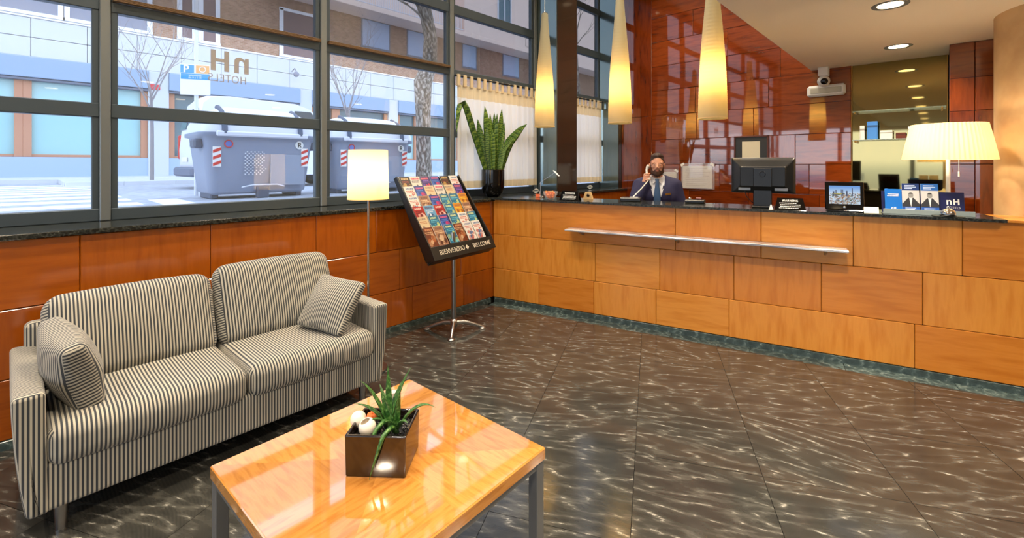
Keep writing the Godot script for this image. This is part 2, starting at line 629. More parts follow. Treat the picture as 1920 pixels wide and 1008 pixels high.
func window_wall() -> void:
	var wl := base("wall_left")
	obj("core", box(S(), Vector3(-4.05, -0.3, -6.5), Vector3(-3.475, 1.064, 4.6)), M.joint, wl)
	var rows := [0.046, 0.353, 0.709, 1.064]
	var joints := [[1.22, 1.83, 2.365, 2.969, 3.58, 4.2], [0.32, 0.93, 1.56, 2.232, 2.93, 3.62, 4.3], [0.186, 0.804, 1.494, 2.0, 2.65, 3.35, 4.05]]
	# the boards run along -z from the camera's side; x of the plane = -z of the room
	var turn := Transform3D(Basis(Vector3(0, 0, -1), Vector3.UP, Vector3.RIGHT), Vector3(XP, 0, 0))
	for k in 3:
		joints[k] = [-2.9, -2.25, -1.65, -1.05, -0.45] + joints[k] + [4.9, 5.5]
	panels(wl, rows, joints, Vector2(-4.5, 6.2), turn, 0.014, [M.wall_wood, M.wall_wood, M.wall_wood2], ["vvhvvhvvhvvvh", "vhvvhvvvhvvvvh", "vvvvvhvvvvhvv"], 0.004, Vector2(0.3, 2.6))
	struct("baseboard_left", box(S(), Vector3(-3.476, -0.01, -3.34), Vector3(-3.452, 0.045, 4.5), 0.002), M.green_marble)
	us = Vector2(0.9, 0.9)
	struct("trim_2", box(S(), Vector3(-3.95, 1.064, -6.2), Vector3(-3.44, 1.094, 4.55), 0.004), M.granite)
	us = Vector2.ONE
	struct("wall_left_upper", box(S(), Vector3(-4.05, 4.5, -6.5), Vector3(-3.86, TOP + 0.1, 4.6)), M.frame)
	# piers clad in polished dark stone
	struct("pillar", box(S(), Vector3(-3.95, 1.094, -5.03), Vector3(-3.54, TOP, -4.60), 0.004), M.pier)
	M.clad = mat(Color(0.50, 0.56, 0.56), 0.14, 0.85)
	obj("cladding", box(S(), Vector3(-3.94, 1.094, -4.60), Vector3(-3.545, TOP, -4.592), 0.002), M.clad, get_node("pillar"))
	struct("pillar_back", box(S(), Vector3(-3.95, 1.094, -6.30), Vector3(-3.54, TOP, -6.12), 0.004), M.pier)
	obj("cladding", box(S(), Vector3(-3.94, 1.094, -6.12), Vector3(-3.545, TOP, -6.112), 0.002), M.clad, get_node("pillar_back"))
	var zs := [3.905, 2.495, 1.085, -0.325, -1.735, -3.149, -4.56]
	var rails := [[1.094, 1.171], [1.753, 1.842], [2.433, 2.500], [3.11, 3.215], [3.79, 3.88], [4.46, 4.52]]
	var n := 0
	for k in zs.size() - 1:
		n += 1
		bay("window_%d" % n, zs[k] - 0.027, zs[k + 1] + 0.027, rails)
	bay("window_7", 4.55, zs[0] + 0.027, rails)
	bay("window_8", -5.03, -6.12, rails)
	var mm := S()
	for k in zs.size():
		struct("mullion", box(S(), Vector3(-3.96, 1.094, zs[k] - 0.027), Vector3(-3.862, TOP, zs[k] + 0.027), 0.006), M.mullion).set_meta("kind", "structure")
	# the lettering stuck on the outside of the second pane, read from the street
	var w := get_node("window_4")
	var st := mat(Color(0.60, 0.585, 0.59), 0.7)
	text(w, "nH", 0.215, st, Transform3D(Basis(Vector3.UP, -PI / 2), Vector3(-3.915, 2.225, -1.04)), 0.001, "lettering", true)
	text(w, "HOTELS", 0.075, st, Transform3D(Basis(Vector3.UP, -PI / 2), Vector3(-3.915, 2.098, -1.02)), 0.001, "lettering")
	# rolled-up slatted blinds lying on the second rail of two bays
	for k in [3, 4]:
		var t := thing("rolled_blind", "tan slats of a raised blind on the rail " + ("above the window lettering" if k == 3 else "above the floor lamp"), "blind", Vector3(-3.86, 2.5, (zs[k] + zs[k + 1]) / 2), 0.0, "raised slatted blinds")
		for j in 4:
			obj("slat", cbox(S(), Vector3(0.045, 0.0045, absf(zs[k + 1] - zs[k]) - 0.07), T(0, 0.003 + j * 0.0068, 0), 0.0015), M.tan, t)

func bay(called: String, z0: float, z1: float, rails: Array) -> void:
	if not M.has("tan"): M.tan = mat(Color(0.50, 0.40, 0.29), 0.4)
	var w := base(called)
	for r in rails:
		obj("rail", box(S(), Vector3(-3.945, r[0], z1), Vector3(-3.878, r[1], z0), 0.004), M.frame, w)
	for z in [z0 - 0.018, z1 + 0.018]:
		obj("stile", box(S(), Vector3(-3.94, 1.094, z - 0.018), Vector3(-3.884, TOP - 0.1, z + 0.018), 0.004), M.frame, w)
	for k in rails.size() - 1:
		obj("pane", box(S(), Vector3(-3.913, rails[k][1] - 0.01, z1 + 0.03), Vector3(-3.907, rails[k + 1][0] + 0.01, z0 - 0.03)), M.tinted if k >= 2 else M.glass, w)


func reception() -> void:
	var d := thing("reception_desk", "long reception desk faced with honey-coloured wood boards on a green marble plinth", "reception desk", desk.origin, deg_to_rad(13.43))
	var flat0 := Transform3D(Basis(Vector3.RIGHT, Vector3(0, 0, 1), Vector3.UP), Vector3(0, 0.5415, 0))
	obj("body", extrude(S(), PackedVector2Array([Vector2(0.02, -0.014), Vector2(5.6, -0.014), Vector2(5.6, -0.028), Vector2(3.85, -0.028), Vector2(3.85, -0.38), Vector2(0.122, -0.38)]), 1.083, flat0), M.joint, d)
	panels(d, [0.047, 0.353, 0.714, 1.0825], [[0.541, 1.12, 1.693, 2.275, 3.432, 4.6], [1.135, 1.725, 2.31, 2.899, 3.474, 4.6], [0.571, 1.855, 2.504, 3.091, 3.674, 4.4]], Vector2(0.004, 5.6), Transform3D(), 0.014, [M.desk_wood, M.desk_wood, M.desk_wood2], ["vhvhvhv", "vhvvhvh", "vhvhvhv"], 0.001, Vector2(0.32, 2.4))
	us = Vector2(0.9, 0.9)
	obj("plinth", box(S(), Vector3(0.02, -0.01, -0.02), Vector3(5.6, 0.045, 0.01), 0.002), M.green_marble, d)
	us = Vector2.ONE
	# narrow metal ledge for bags
	us = Vector2(0.5, 4.0)
	obj("ledge", box(S(), Vector3(0.885, 0.828, 0.004), Vector3(3.05, 0.846, 0.15), 0.004), M.ledge, d)
	us = Vector2.ONE
	for x in [1.02, 1.88, 2.92]:
		obj("bracket", extrude(S(), PackedVector2Array([Vector2(0, 0), Vector2(0.12, 0), Vector2(0.115, -0.012), Vector2(0, -0.05)]), 0.012, Transform3D(Basis(Vector3(0, 0, 1), Vector3.UP, Vector3(-1, 0, 0)), Vector3(x, 0.829, 0.003))), M.steel, d)
	# granite top
	var top := PackedVector2Array([Vector2(0.012, 0.05), Vector2(3.87, 0.05), Vector2(3.87, -0.40), Vector2(0.122, -0.40)])
	var flat := Transform3D(Basis(Vector3.RIGHT, Vector3(0, 0, 1), Vector3.UP), Vector3(0, 1.093, 0))
	us = Vector2(0.9, 0.9)
	var c := obj("countertop", extrude(S(), top, 0.02, flat), M.granite, self, desk)
	us = Vector2.ONE
	tag(c, "polished dark granite top running along the reception desk", "countertop")
	var round := PackedVector2Array()
	for k in 48: round.append(Vector2(PILLAR.x, PILLAR.y) + Vector2(0.502, 0).rotated(TAU * k / 48))
	var cut := Geometry2D.clip_polygons(PackedVector2Array([Vector2(3.875, 0.02), Vector2(5.6, 0.02), Vector2(5.6, -0.38), Vector2(3.875, -0.38)]), round)
	var biggest: PackedVector2Array = cut[0]
	for q in cut:
		if q[0].x < 3.9 or q[1].x < 3.9 or q[2].x < 3.9: biggest = q
	var cap := obj("wood_cap", extrude(S(), biggest, 0.015, Transform3D(flat.basis, Vector3(0, 1.0905, 0))), M.desk_wood, self, desk)
	tag(cap, "honey wood cap on the desk end beside the round plaster pillar", "countertop")
	us = Vector2(0.3, 2.0)
	var ledge2 := thing("staff_desk", "wooden staff worktop behind the granite desk top", "desk", desk.origin, deg_to_rad(13.43))
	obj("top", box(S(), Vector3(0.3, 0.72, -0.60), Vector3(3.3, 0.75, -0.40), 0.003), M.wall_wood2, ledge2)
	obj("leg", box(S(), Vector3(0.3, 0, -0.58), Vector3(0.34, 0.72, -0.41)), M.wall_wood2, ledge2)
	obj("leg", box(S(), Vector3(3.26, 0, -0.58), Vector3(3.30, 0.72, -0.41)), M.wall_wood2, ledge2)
	us = Vector2.ONE
	# round plaster pillar behind the end of the desk
	var p := lathe(S(), [Vector2(0.5, -0.02), Vector2(0.5, ROOF + 0.01)], 64, Transform3D(), Vector2(2.0, 1.6))
	var pc := struct("pillar_round", p, M.stucco)
	pc.position = desk * Vector3(PILLAR.x, 0, PILLAR.y)


func back_wall() -> void:
	var w := base("wall_back")
	obj("core", box(S(), Vector3(-4.05, -0.02, -6.5), Vector3(4.7, TOP + 0.1, -6.235)), M.joint, w)
	var rows := []
	for k in 13: rows.append(0.049 + 0.352 * k)
	var joints := [[-2.5, -1.6], [-2.2, -1.3], [-2.5, -1.75, -1.0], [-2.1, -1.1], [-2.49, -1.877, -1.24], [-2.40, -1.69], [-2.42, -1.522], [-2.335, -1.395], [-2.0, -1.2], [-2.45, -1.6], [-2.1, -1.3], [-2.4, -1.5]]
	var at := T(0, 0, ZB)
	panels(w, rows, joints, Vector2(-3.05, -0.705), at, 0.02, [M.cherry, M.cherry2], ["hhhh", "hhh", "hhhh", "hhh", "hhvh", "hhhv", "hhh", "hhh", "hhh", "hhh", "hhh", "hhh"], 0.0075, Vector2(0.35, 2.6))
	panels(w, [0.049, 2.16, 4.6], [[], []], Vector2(-3.54, -3.05), at, 0.02, [M.cherry2], ["vvv", "vvv"], 0.003, Vector2(0.35, 2.6))
	# the block at the end, nearer the desk
	obj("core", box(S(), Vector3(0.07, -0.02, -6.24), Vector3(2.4, ROOF, -5.72)), M.joint, w)
	panels(w, [0.049, 0.753, 1.457, 1.93, 2.225, ROOF - 0.002], [[0.229, 0.9], [0.229, 0.9], [0.229, 0.9], [0.229, 0.9], [0.229, 0.9]], Vector2(0.066, 2.4), T(0, 0, -5.7), 0.02, [M.cherry, M.cherry2], ["hvv", "hvv", "vvv", "vvv", "hhv"], 0.003, Vector2(0.35, 2.6))
	# tinted mirror between the wood boards, with its brass edges and two glass shelves
	var m := mat(Color(0.63, 0.58, 0.40), 0.035, 1.0)
	var mir := obj("mirror", box(S(), Vector3(-0.695, 0.05, -6.235), Vector3(0.06, ROOF - 0.003, -6.205), 0.002), m)
	tag(mir, "tall olive-tinted mirror panel between the red wood boards", "mirror")
	var e := S()
	obj("edge", box(S(), Vector3(-0.704, 0.05, -6.235), Vector3(-0.695, ROOF - 0.003, -6.198), 0.001), M.brass, mir)
	obj("edge", box(S(), Vector3(0.056, 0.05, -6.235), Vector3(0.0645, ROOF - 0.003, -6.198), 0.001), M.brass, mir)


const ROAD := 0.86

func street() -> void:
	var asphalt := mat(Color.WHITE, 0.9)
	asphalt.albedo_texture = noise(70, 0.05, [[0.2, Color(0.60, 0.62, 0.66)], [0.8, Color(0.72, 0.74, 0.78)]], 0, 256, 3)
	asphalt.uv1_scale = Vector3(0.3, 0.3, 0.3)
	M.pave = mat(Color(0.78, 0.79, 0.81), 0.85)
	M.line = mat(Color(0.95, 0.95, 0.95), 0.8)
	struct("road", box(S(), Vector3(-40, 0.3, -75), Vector3(-4.06, ROAD, 30)), asphalt)
	var pv := base("pavement")
	obj("walk", box(S(), Vector3(-30, 0.5, -75), Vector3(-20.6, 1.0, 30), 0.01), M.pave, pv)
	obj("walk", box(S(), Vector3(-20.6, 0.5, -75), Vector3(-17.1, 0.99, -0.6), 0.01), M.pave, pv)
	for k in 12:
		obj("kerb_stone", box(S(), Vector3(-17.1, 0.5, -0.62 - (k + 1) * 1.2), Vector3(-16.85, 0.995, -0.62 - k * 1.2), 0.015), M.pave, pv)
	var zb := base("road_marking")
	for k in 9:
		obj("stripe", box(S(), Vector3(-9.2 - k * 1.15, ROAD - 0.005, -1.15), Vector3(-8.6 - k * 1.15, ROAD + 0.004, 3.2)), M.line, zb)
	obj("stripe", box(S(), Vector3(-9.7, ROAD - 0.005, -1.75), Vector3(-8.0, ROAD + 0.004, -1.35)), M.line, zb)

	facade()
	dumpsters()
	van()
	sign_post()
	thin_tree(Vector3(-17.6, 0.99, -2.55), 5.2, 0.055, 3, "thin bare street tree on the kerb before the shop window with the orange frame")
	thin_tree(Vector3(-17.5, 0.99, -8.9), 5.6, 0.075, 5, "thin bare street tree rising behind the second rubbish container")
	big_tree([Vector3(-8.3, ROAD, -5.98), Vector3(-8.3, 1.6, -5.96), Vector3(-8.28, 2.6, -5.93), Vector3(-8.25, 3.25, -5.9), Vector3(-8.3, 3.7, -6.12), Vector3(-8.32, 4.3, -6.16), Vector3(-8.4, 5.2, -6.0), Vector3(-8.5, 6.6, -5.95), Vector3(-8.6, 8.0, -6.1)], [0.20, 0.165, 0.165, 0.2, 0.17, 0.15, 0.14, 0.12, 0.07], 9, "old street tree with a thick knobbly pale trunk just outside the glass")
	big_tree([Vector3(-9.0, ROAD, -12.8), Vector3(-9.0, 2.6, -12.9), Vector3(-8.95, 3.6, -12.7), Vector3(-9.0, 5.4, -12.6), Vector3(-9.1, 7.5, -12.8)], [0.18, 0.15, 0.14, 0.11, 0.05], 21, "bare tree seen high up through the narrow window by the pillar")


func facade() -> void:
	var stone := mat(Color(0.76, 0.78, 0.80), 0.85)
	var blue := mat(Color(0.55, 0.635, 0.74), 0.7)
	var blue2 := mat(Color(0.62, 0.70, 0.82), 0.7)
	var orange := mat(Color(0.72, 0.51, 0.40), 0.6)
	var teal := mat(Color(0.62, 0.78, 0.79), 0.12)
	var darkg := mat(Color(0.34, 0.44, 0.48), 0.08)
	var whitef := mat(Color(0.88, 0.89, 0.92), 0.6)
	var grey := mat(Color(0.50, 0.52, 0.58), 0.6)
	var pink := mat(Color(0.94, 0.84, 0.79), 0.85)
	var shade := mat(Color(0.42, 0.45, 0.52), 0.8)
	var im := Image.create(256, 256, false, Image.FORMAT_RGB8)
	im.fill(Color(0.66, 0.60, 0.55))
	var rb := RandomNumberGenerator.new()
	rb.seed = 3
	for row in 16:
		for c in range(-1, 8):
			var k := rb.randf_range(-0.06, 0.06)
			var x := c * 34 + (row % 2) * 17 + 1
			im.fill_rect(Rect2i(x, row * 16 + 1, 32, 14).intersection(Rect2i(0, 0, 256, 256)), Color(0.60 + k, 0.46 + k, 0.38 + k))
	var brick := mat(Color.WHITE, 0.9)
	brick.albedo_texture = ImageTexture.create_from_image(im)
	var b := thing("building", "long street building opposite, with pale stone ground floor, blue shop fascias and brick above", "building", Vector3(-24, 1.0, -12))
	b.set_meta("label", "long pale stone and brick building across the street with blue shop fascias")
	var o := b.position
	var put := func(called: String, lo: Vector3, hi: Vector3, m: Material, r := 0.0, parent: Node = b) -> MeshInstance3D:
		return obj(called, box(S(), lo - o, hi - o, r), m, parent)
	us = Vector2(0.8, 0.8)
	put.call("wall", Vector3(-34, 0.9, -60), Vector3(-24.35, 17.0, 14), stone)
	# ground floor: plinth, shop windows, fascias, piers
	put.call("plinth", Vector3(-24.4, 0.9, -60), Vector3(-24.0, 1.74, 14), blue2)
	var segs := [[9.0, 3.4], [2.9, -3.35], [-4.05, -9.5], [-10.12, -14.68], [-15.32, -20.3], [-21.0, -27.0], [-27.7, -34.0]]
	for k in segs.size():
		var z0: float = segs[k][0]
		var z1: float = segs[k][1]
		put.call("fascia", Vector3(-24.36, 4.62, z1), Vector3(-23.86, 5.37, z0), blue, 0.02)
		put.call("awning_rail", Vector3(-24.3, 4.52, z1), Vector3(-23.92, 4.6, z0), shade, 0.01)
		var bays := 2 if k != 1 else 2
		var xs := [z0, z1] if k != 1 else [z0, 0.2, z1]
		if k > 2: xs = [z0, (z0 * 0.7 + z1 * 0.3), z1]
		if k == 2: xs = [z0, -5.3, -7.4, z1]
		for j in xs.size() - 1:
			var za: float = xs[j] - 0.11
			var zc: float = xs[j + 1] + 0.11
			var f: MeshInstance3D = put.call("shop_window", Vector3(-24.34, 1.74, zc), Vector3(-24.16, 1.84, za), orange, 0.01)
			for zz in [za, zc]:
				put.call("jamb", Vector3(-24.34, 1.74, zz - 0.11), Vector3(-24.1, 4.52, zz + 0.11), orange, 0.01, f)
			put.call("pane", Vector3(-24.33, 1.84, zc + 0.1), Vector3(-24.26, 3.75, za - 0.1), teal if k < 2 or k == 4 else darkg, 0.0, f)
			put.call("pane", Vector3(-24.33, 3.79, zc + 0.1), Vector3(-24.26, 4.52, za - 0.1), darkg if k != 1 else teal, 0.0, f)
			put.call("bar", Vector3(-24.33, 3.74, zc + 0.1), Vector3(-24.22, 3.80, za - 0.1), orange if k != 1 else teal, 0.0, f)
	for k in segs.size() - 1:
		put.call("pier", Vector3(-24.4, 0.9, segs[k + 1][0]), Vector3(-23.95, 5.37, segs[k][1]), stone, 0.02)
	# stone band in large slabs
	for k in 26:
		for j in 2:
			put.call("stone_slab", Vector3(-24.4, 5.38 + j * 0.71, 6.0 - (k + 1) * 1.5 + 0.012), Vector3(-23.97, 6.07 + j * 0.71, 6.0 - k * 1.5), stone, 0.012)
	put.call("ledge", Vector3(-24.4, 6.79, -60), Vector3(-23.93, 6.86, 14), whitef, 0.01)
	put.call("brick_wall", Vector3(-24.4, 6.86, -60), Vector3(-24.0, 9.86, 14), brick)
	# first floor windows
	var wins := [[5.6, 3.6], [3.2, 1.4], [1.05, -0.78], [-0.92, -3.4], [-4.42, -4.96], [-5.2, -5.85], [-8.6, -10.3], [-13.0, -14.7], [-16.05, -17.5], [-20.5, -21.7], [-24.5, -26.2], [-29.0, -31.0]]
	for k in wins.size():
		var low := 7.0 if k < 7 else 8.3
		var f: MeshInstance3D = put.call("window", Vector3(-24.1, low - 0.13, wins[k][1] - 0.1), Vector3(-23.9 if k < 7 else -23.98, low, wins[k][0] + 0.1), whitef if k < 7 else shade, 0.01)
		for zz in [wins[k][0], wins[k][1]]:
			put.call("jamb", Vector3(-24.1, low, zz - 0.09), Vector3(-23.93 if k < 7 else -23.98, 9.3 if k < 7 else 9.8, zz + 0.09), whitef if k < 7 else shade, 0.01, f)
		put.call("head", Vector3(-24.1, 9.2 if k < 7 else 9.78, wins[k][1] - 0.1), Vector3(-23.93 if k < 7 else -23.98, 9.35 if k < 7 else 9.84, wins[k][0] + 0.1), whitef if k < 7 else shade, 0.01, f)
		put.call("shutter", Vector3(-24.05, low, wins[k][1]), Vector3(-23.97, 9.3 if k < 7 else 9.8, wins[k][0]), grey if k < 4 else blue2 if k > 6 else mat(Color(0.42, 0.34, 0.36), 0.6), 0.0, f)
	# overhanging upper floors
	put.call("floor_slab", Vector3(-24.2, 9.86, -60), Vector3(-22.5, 10.12, -7.5), pink, 0.02)
	put.call("upper_wall", Vector3(-24.3, 10.12, -60), Vector3(-22.55, 16.8, -19.4), pink)
	put.call("upper_back", Vector3(-24.4, 9.86, -19.4), Vector3(-24.0, 16.8, 14), pink)
	var rail := S()
	for k in 94: box(rail, Vector3(-22.56, 10.12, -8.0 - k * 0.12) - o, Vector3(-22.535, 11.1, -7.97 - k * 0.12) - o)
	for y in [10.2, 11.1]: box(rail, Vector3(-22.57, y, -19.3) - o, Vector3(-22.52, y + 0.04, -7.9) - o)
	obj("railing", rail, whitef, b).set_meta("kind", "stuff")
	for z in [-22.5, -26.5, -30.5, -35.0]:
		for y in [11.3, 14.2]:
			var f: MeshInstance3D = put.call("window", Vector3(-22.6, y - 0.08, z - 1.35), Vector3(-22.45, y, z + 0.15), whitef, 0.01)
			put.call("pane", Vector3(-22.6, y, z - 0.58), Vector3(-22.53, y + 2.0, z + 0.0), darkg, 0.0, f)
			put.call("pane", Vector3(-22.6, y, z - 1.22), Vector3(-22.53, y + 2.0, z - 0.64), darkg, 0.0, f)
			put.call("jamb", Vector3(-22.6, y, z - 0.64), Vector3(-22.47, y + 2.0, z - 0.58), whitef, 0.0, f)
			put.call("jamb", Vector3(-22.6, y, z), Vector3(-22.47, y + 2.0, z + 0.08), whitef, 0.0, f)
			put.call("jamb", Vector3(-22.6, y, z - 1.3), Vector3(-22.47, y + 2.0, z - 1.22), whitef, 0.0, f)
			put.call("head", Vector3(-22.6, y + 2.0, z - 1.3), Vector3(-22.46, y + 2.08, z + 0.08), whitef, 0.0, f)
	put.call("plaque", Vector3(-24.0, 4.60, -3.74), Vector3(-23.9, 4.82, -3.40), mat(Color(0.80, 0.20, 0.24), 0.5), 0.01)
	us = Vector2.ONE
	# wall lamps on brackets, under the brick
	for z in [-9.1]:
		var s := S()
		tube(s, [Vector3(-23.95, 6.2, z), Vector3(-23.6, 6.3, z), Vector3(-23.4, 6.15, z)], 0.025, 6)
		ball(s, Vector3(0.14, 0.14, 0.14), T(-23.4, 5.98, z), 12)
		obj("lantern", s, grey, b, T(-o.x, -o.y, -o.z))


func dumpsters() -> void:
	var plastic := mat(Color(0.52, 0.56, 0.64), 0.45)
	var lidm := mat(Color(0.86, 0.87, 0.90), 0.4)
	var trim := mat(Color(0.30, 0.34, 0.42), 0.5)
	var red := mat(Color(0.82, 0.16, 0.14), 0.5)
	var d := thing("rubbish_container", "large blue-grey rubbish container beside the lettering on the glass, nearer the crossing", "rubbish container", Vector3(-9.4, ROAD, -2.86), 0.0, "street rubbish containers")
	# hull: rounded rectangle rows, wider at the top; x is depth, z is width
	var rows := []
	for r in [[0.08, 0.44, 0.74, 0.10], [0.12, 0.50, 0.80, 0.16], [0.6, 0.55, 0.86, 0.18], [1.06, 0.60, 0.91, 0.18], [1.08, 0.65, 0.97, 0.18], [1.14, 0.65, 0.97, 0.18]]:
		rows.append(round_rect(r[1], r[2], r[3], r[0]))
	var s := surf(S(), rows, true)
	obj("body", s, plastic, d)
	# lid: a dome with two hinge ribs
	var lr := []
	for k in 7:
		var a := PI / 2 * k / 6.0
		lr.append(round_rect(0.64 * (0.25 + 0.75 * cos(a)), 0.95 * (0.45 + 0.55 * cos(a)), 0.16, 1.14 + 0.48 * sin(a)))
	lr.append(round_rect(0.02, 0.1, 0.01, 1.625))
	var lid := obj("lid", surf(S(), lr, true), lidm, d)
	for z in [-0.62, 0.62]:
		tube_obj("hinge_arm", [Vector3(0.66, 1.12, z), Vector3(0.62, 1.34, z), Vector3(0.45, 1.5, z), Vector3(0.2, 1.60, z)], 0.045, trim, lid)
	tube_obj("pedal_bar", [Vector3(0.585, 0.2, -0.35), Vector3(0.66, 0.24, -0.2), Vector3(0.66, 0.24, 0.2), Vector3(0.585, 0.2, 0.35)], 0.012, lidm, d)
	obj("foot", box(S(), Vector3(0.46, 0.0, -0.1), Vector3(0.58, 0.22, 0.1), 0.02), trim, d)
	for z in [-0.7, 0.7]:
		obj("castor", box(S(), Vector3(-0.35, 0.0, z - 0.06), Vector3(0.35, 0.12, z + 0.06), 0.02), trim, d)
	obj("front_lip", cbox(S(), Vector3(0.06, 0.09, 1.5), T(0.665, 1.12, 0), 0.02), lidm, d)
	for sg in [-1.0, 1.0]:
		obj("side_handle", cbox(S(), Vector3(0.3, 0.16, 0.14), T(0.3, 0.95, sg * 0.95), 0.03), trim, d)
		# warning stripes, slanting
		var w := S()
		box(w, Vector3(0.572, 0.56, sg * 0.72 - 0.06), Vector3(0.589, 0.9, sg * 0.72 + 0.06))
		var patch := obj("warning_patch", w, M.white, d)
		var st := S()
		for k in 3:
			extrude(st, PackedVector2Array([Vector2(-0.06, 0.57 + k * 0.11), Vector2(0.06, 0.62 + k * 0.11), Vector2(0.06, 0.67 + k * 0.11), Vector2(-0.06, 0.62 + k * 0.11)]), 0.006, Transform3D(Basis(Vector3(0, 0, -1), Vector3.UP, Vector3.RIGHT), Vector3(0.591, 0, sg * 0.72)))
		obj("stripe", st, red, patch)
	var face := Basis(Vector3.UP, PI / 2)
	obj("disc", lathe(S(), [Vector2(0, 0.012), Vector2(0.075, 0.012), Vector2(0.075, 0)], 24, Transform3D(Basis(Vector3(0, 0, 1), -PI / 2), Vector3(0.59, 0.96, -0.62))), M.white, d)
	text(d, "R", 0.12, M.black, Transform3D(face, Vector3(0.605, 0.96, -0.62)), 0.003, "letter", true)
	obj("disc", lathe(S(), [Vector2(0, 0.012), Vector2(0.06, 0.012), Vector2(0.06, 0)], 24, Transform3D(Basis(Vector3(0, 0, 1), -PI / 2), Vector3(0.585, 0.95, 0.55))), mat(Color(0.35, 0.45, 0.75), 0.5), d)
	obj("disc", ring(S(), 0.06, 0.009, 24, Transform3D(face, Vector3(0.6, 0.95, 0.55))), red, d)
	# the perforated letter panel
	var dots := S()
	for i in 12:
		for j in 14:
			if (i + j) % 2: continue
			# the dots make a capital B
			var lower := j < 7
			var cy := (j - 3.0) / 3.6 if lower else (j - 10.0) / 3.4
			if i > 8.0 + 3.0 * sqrt(maxf(0.0, 1.0 - cy * cy)): continue
			if i > 4 and i < 8 and (j in [3, 10]): continue
			box(dots, Vector3(0.56, 0.42 + j * 0.03, 0.28 - i * 0.03), Vector3(0.576 + j * 0.0012, 0.44 + j * 0.03, 0.30 - i * 0.03))
	var dp := obj("dotted_letter", dots, lidm, d)
	dp.set_meta("kind", "stuff")
	obj("label_plate", box(S(), Vector3(0.55, 0.22, -0.72), Vector3(0.582, 0.78, -0.12), 0.004), mat(Color(0.56, 0.60, 0.67), 0.5), d)
	var c := copy(d, "large blue-grey rubbish container standing behind the floor lamp")
	c.position = Vector3(-9.4, ROAD, -5.08)

func tube_obj(called: String, pts: Array, r, m: Material, parent: Node) -> MeshInstance3D:
	return obj(called, tube(S(), pts, r, 8), m, parent)

func round_rect(hx: float, hz: float, r: float, y: float) -> PackedVector3Array:
	var out := PackedVector3Array()
	r = minf(r, minf(hx, hz) * 0.98)
	for k in 4:
		var cx: float = (hx - r) * [1, -1, -1, 1][k]
		var cz: float = (hz - r) * [1, 1, -1, -1][k]
		for j in 5:
			var a := PI / 2 * (k + j / 4.0)
			out.append(Vector3(cx + r * cos(a), y, cz + r * sin(a)))
	return out


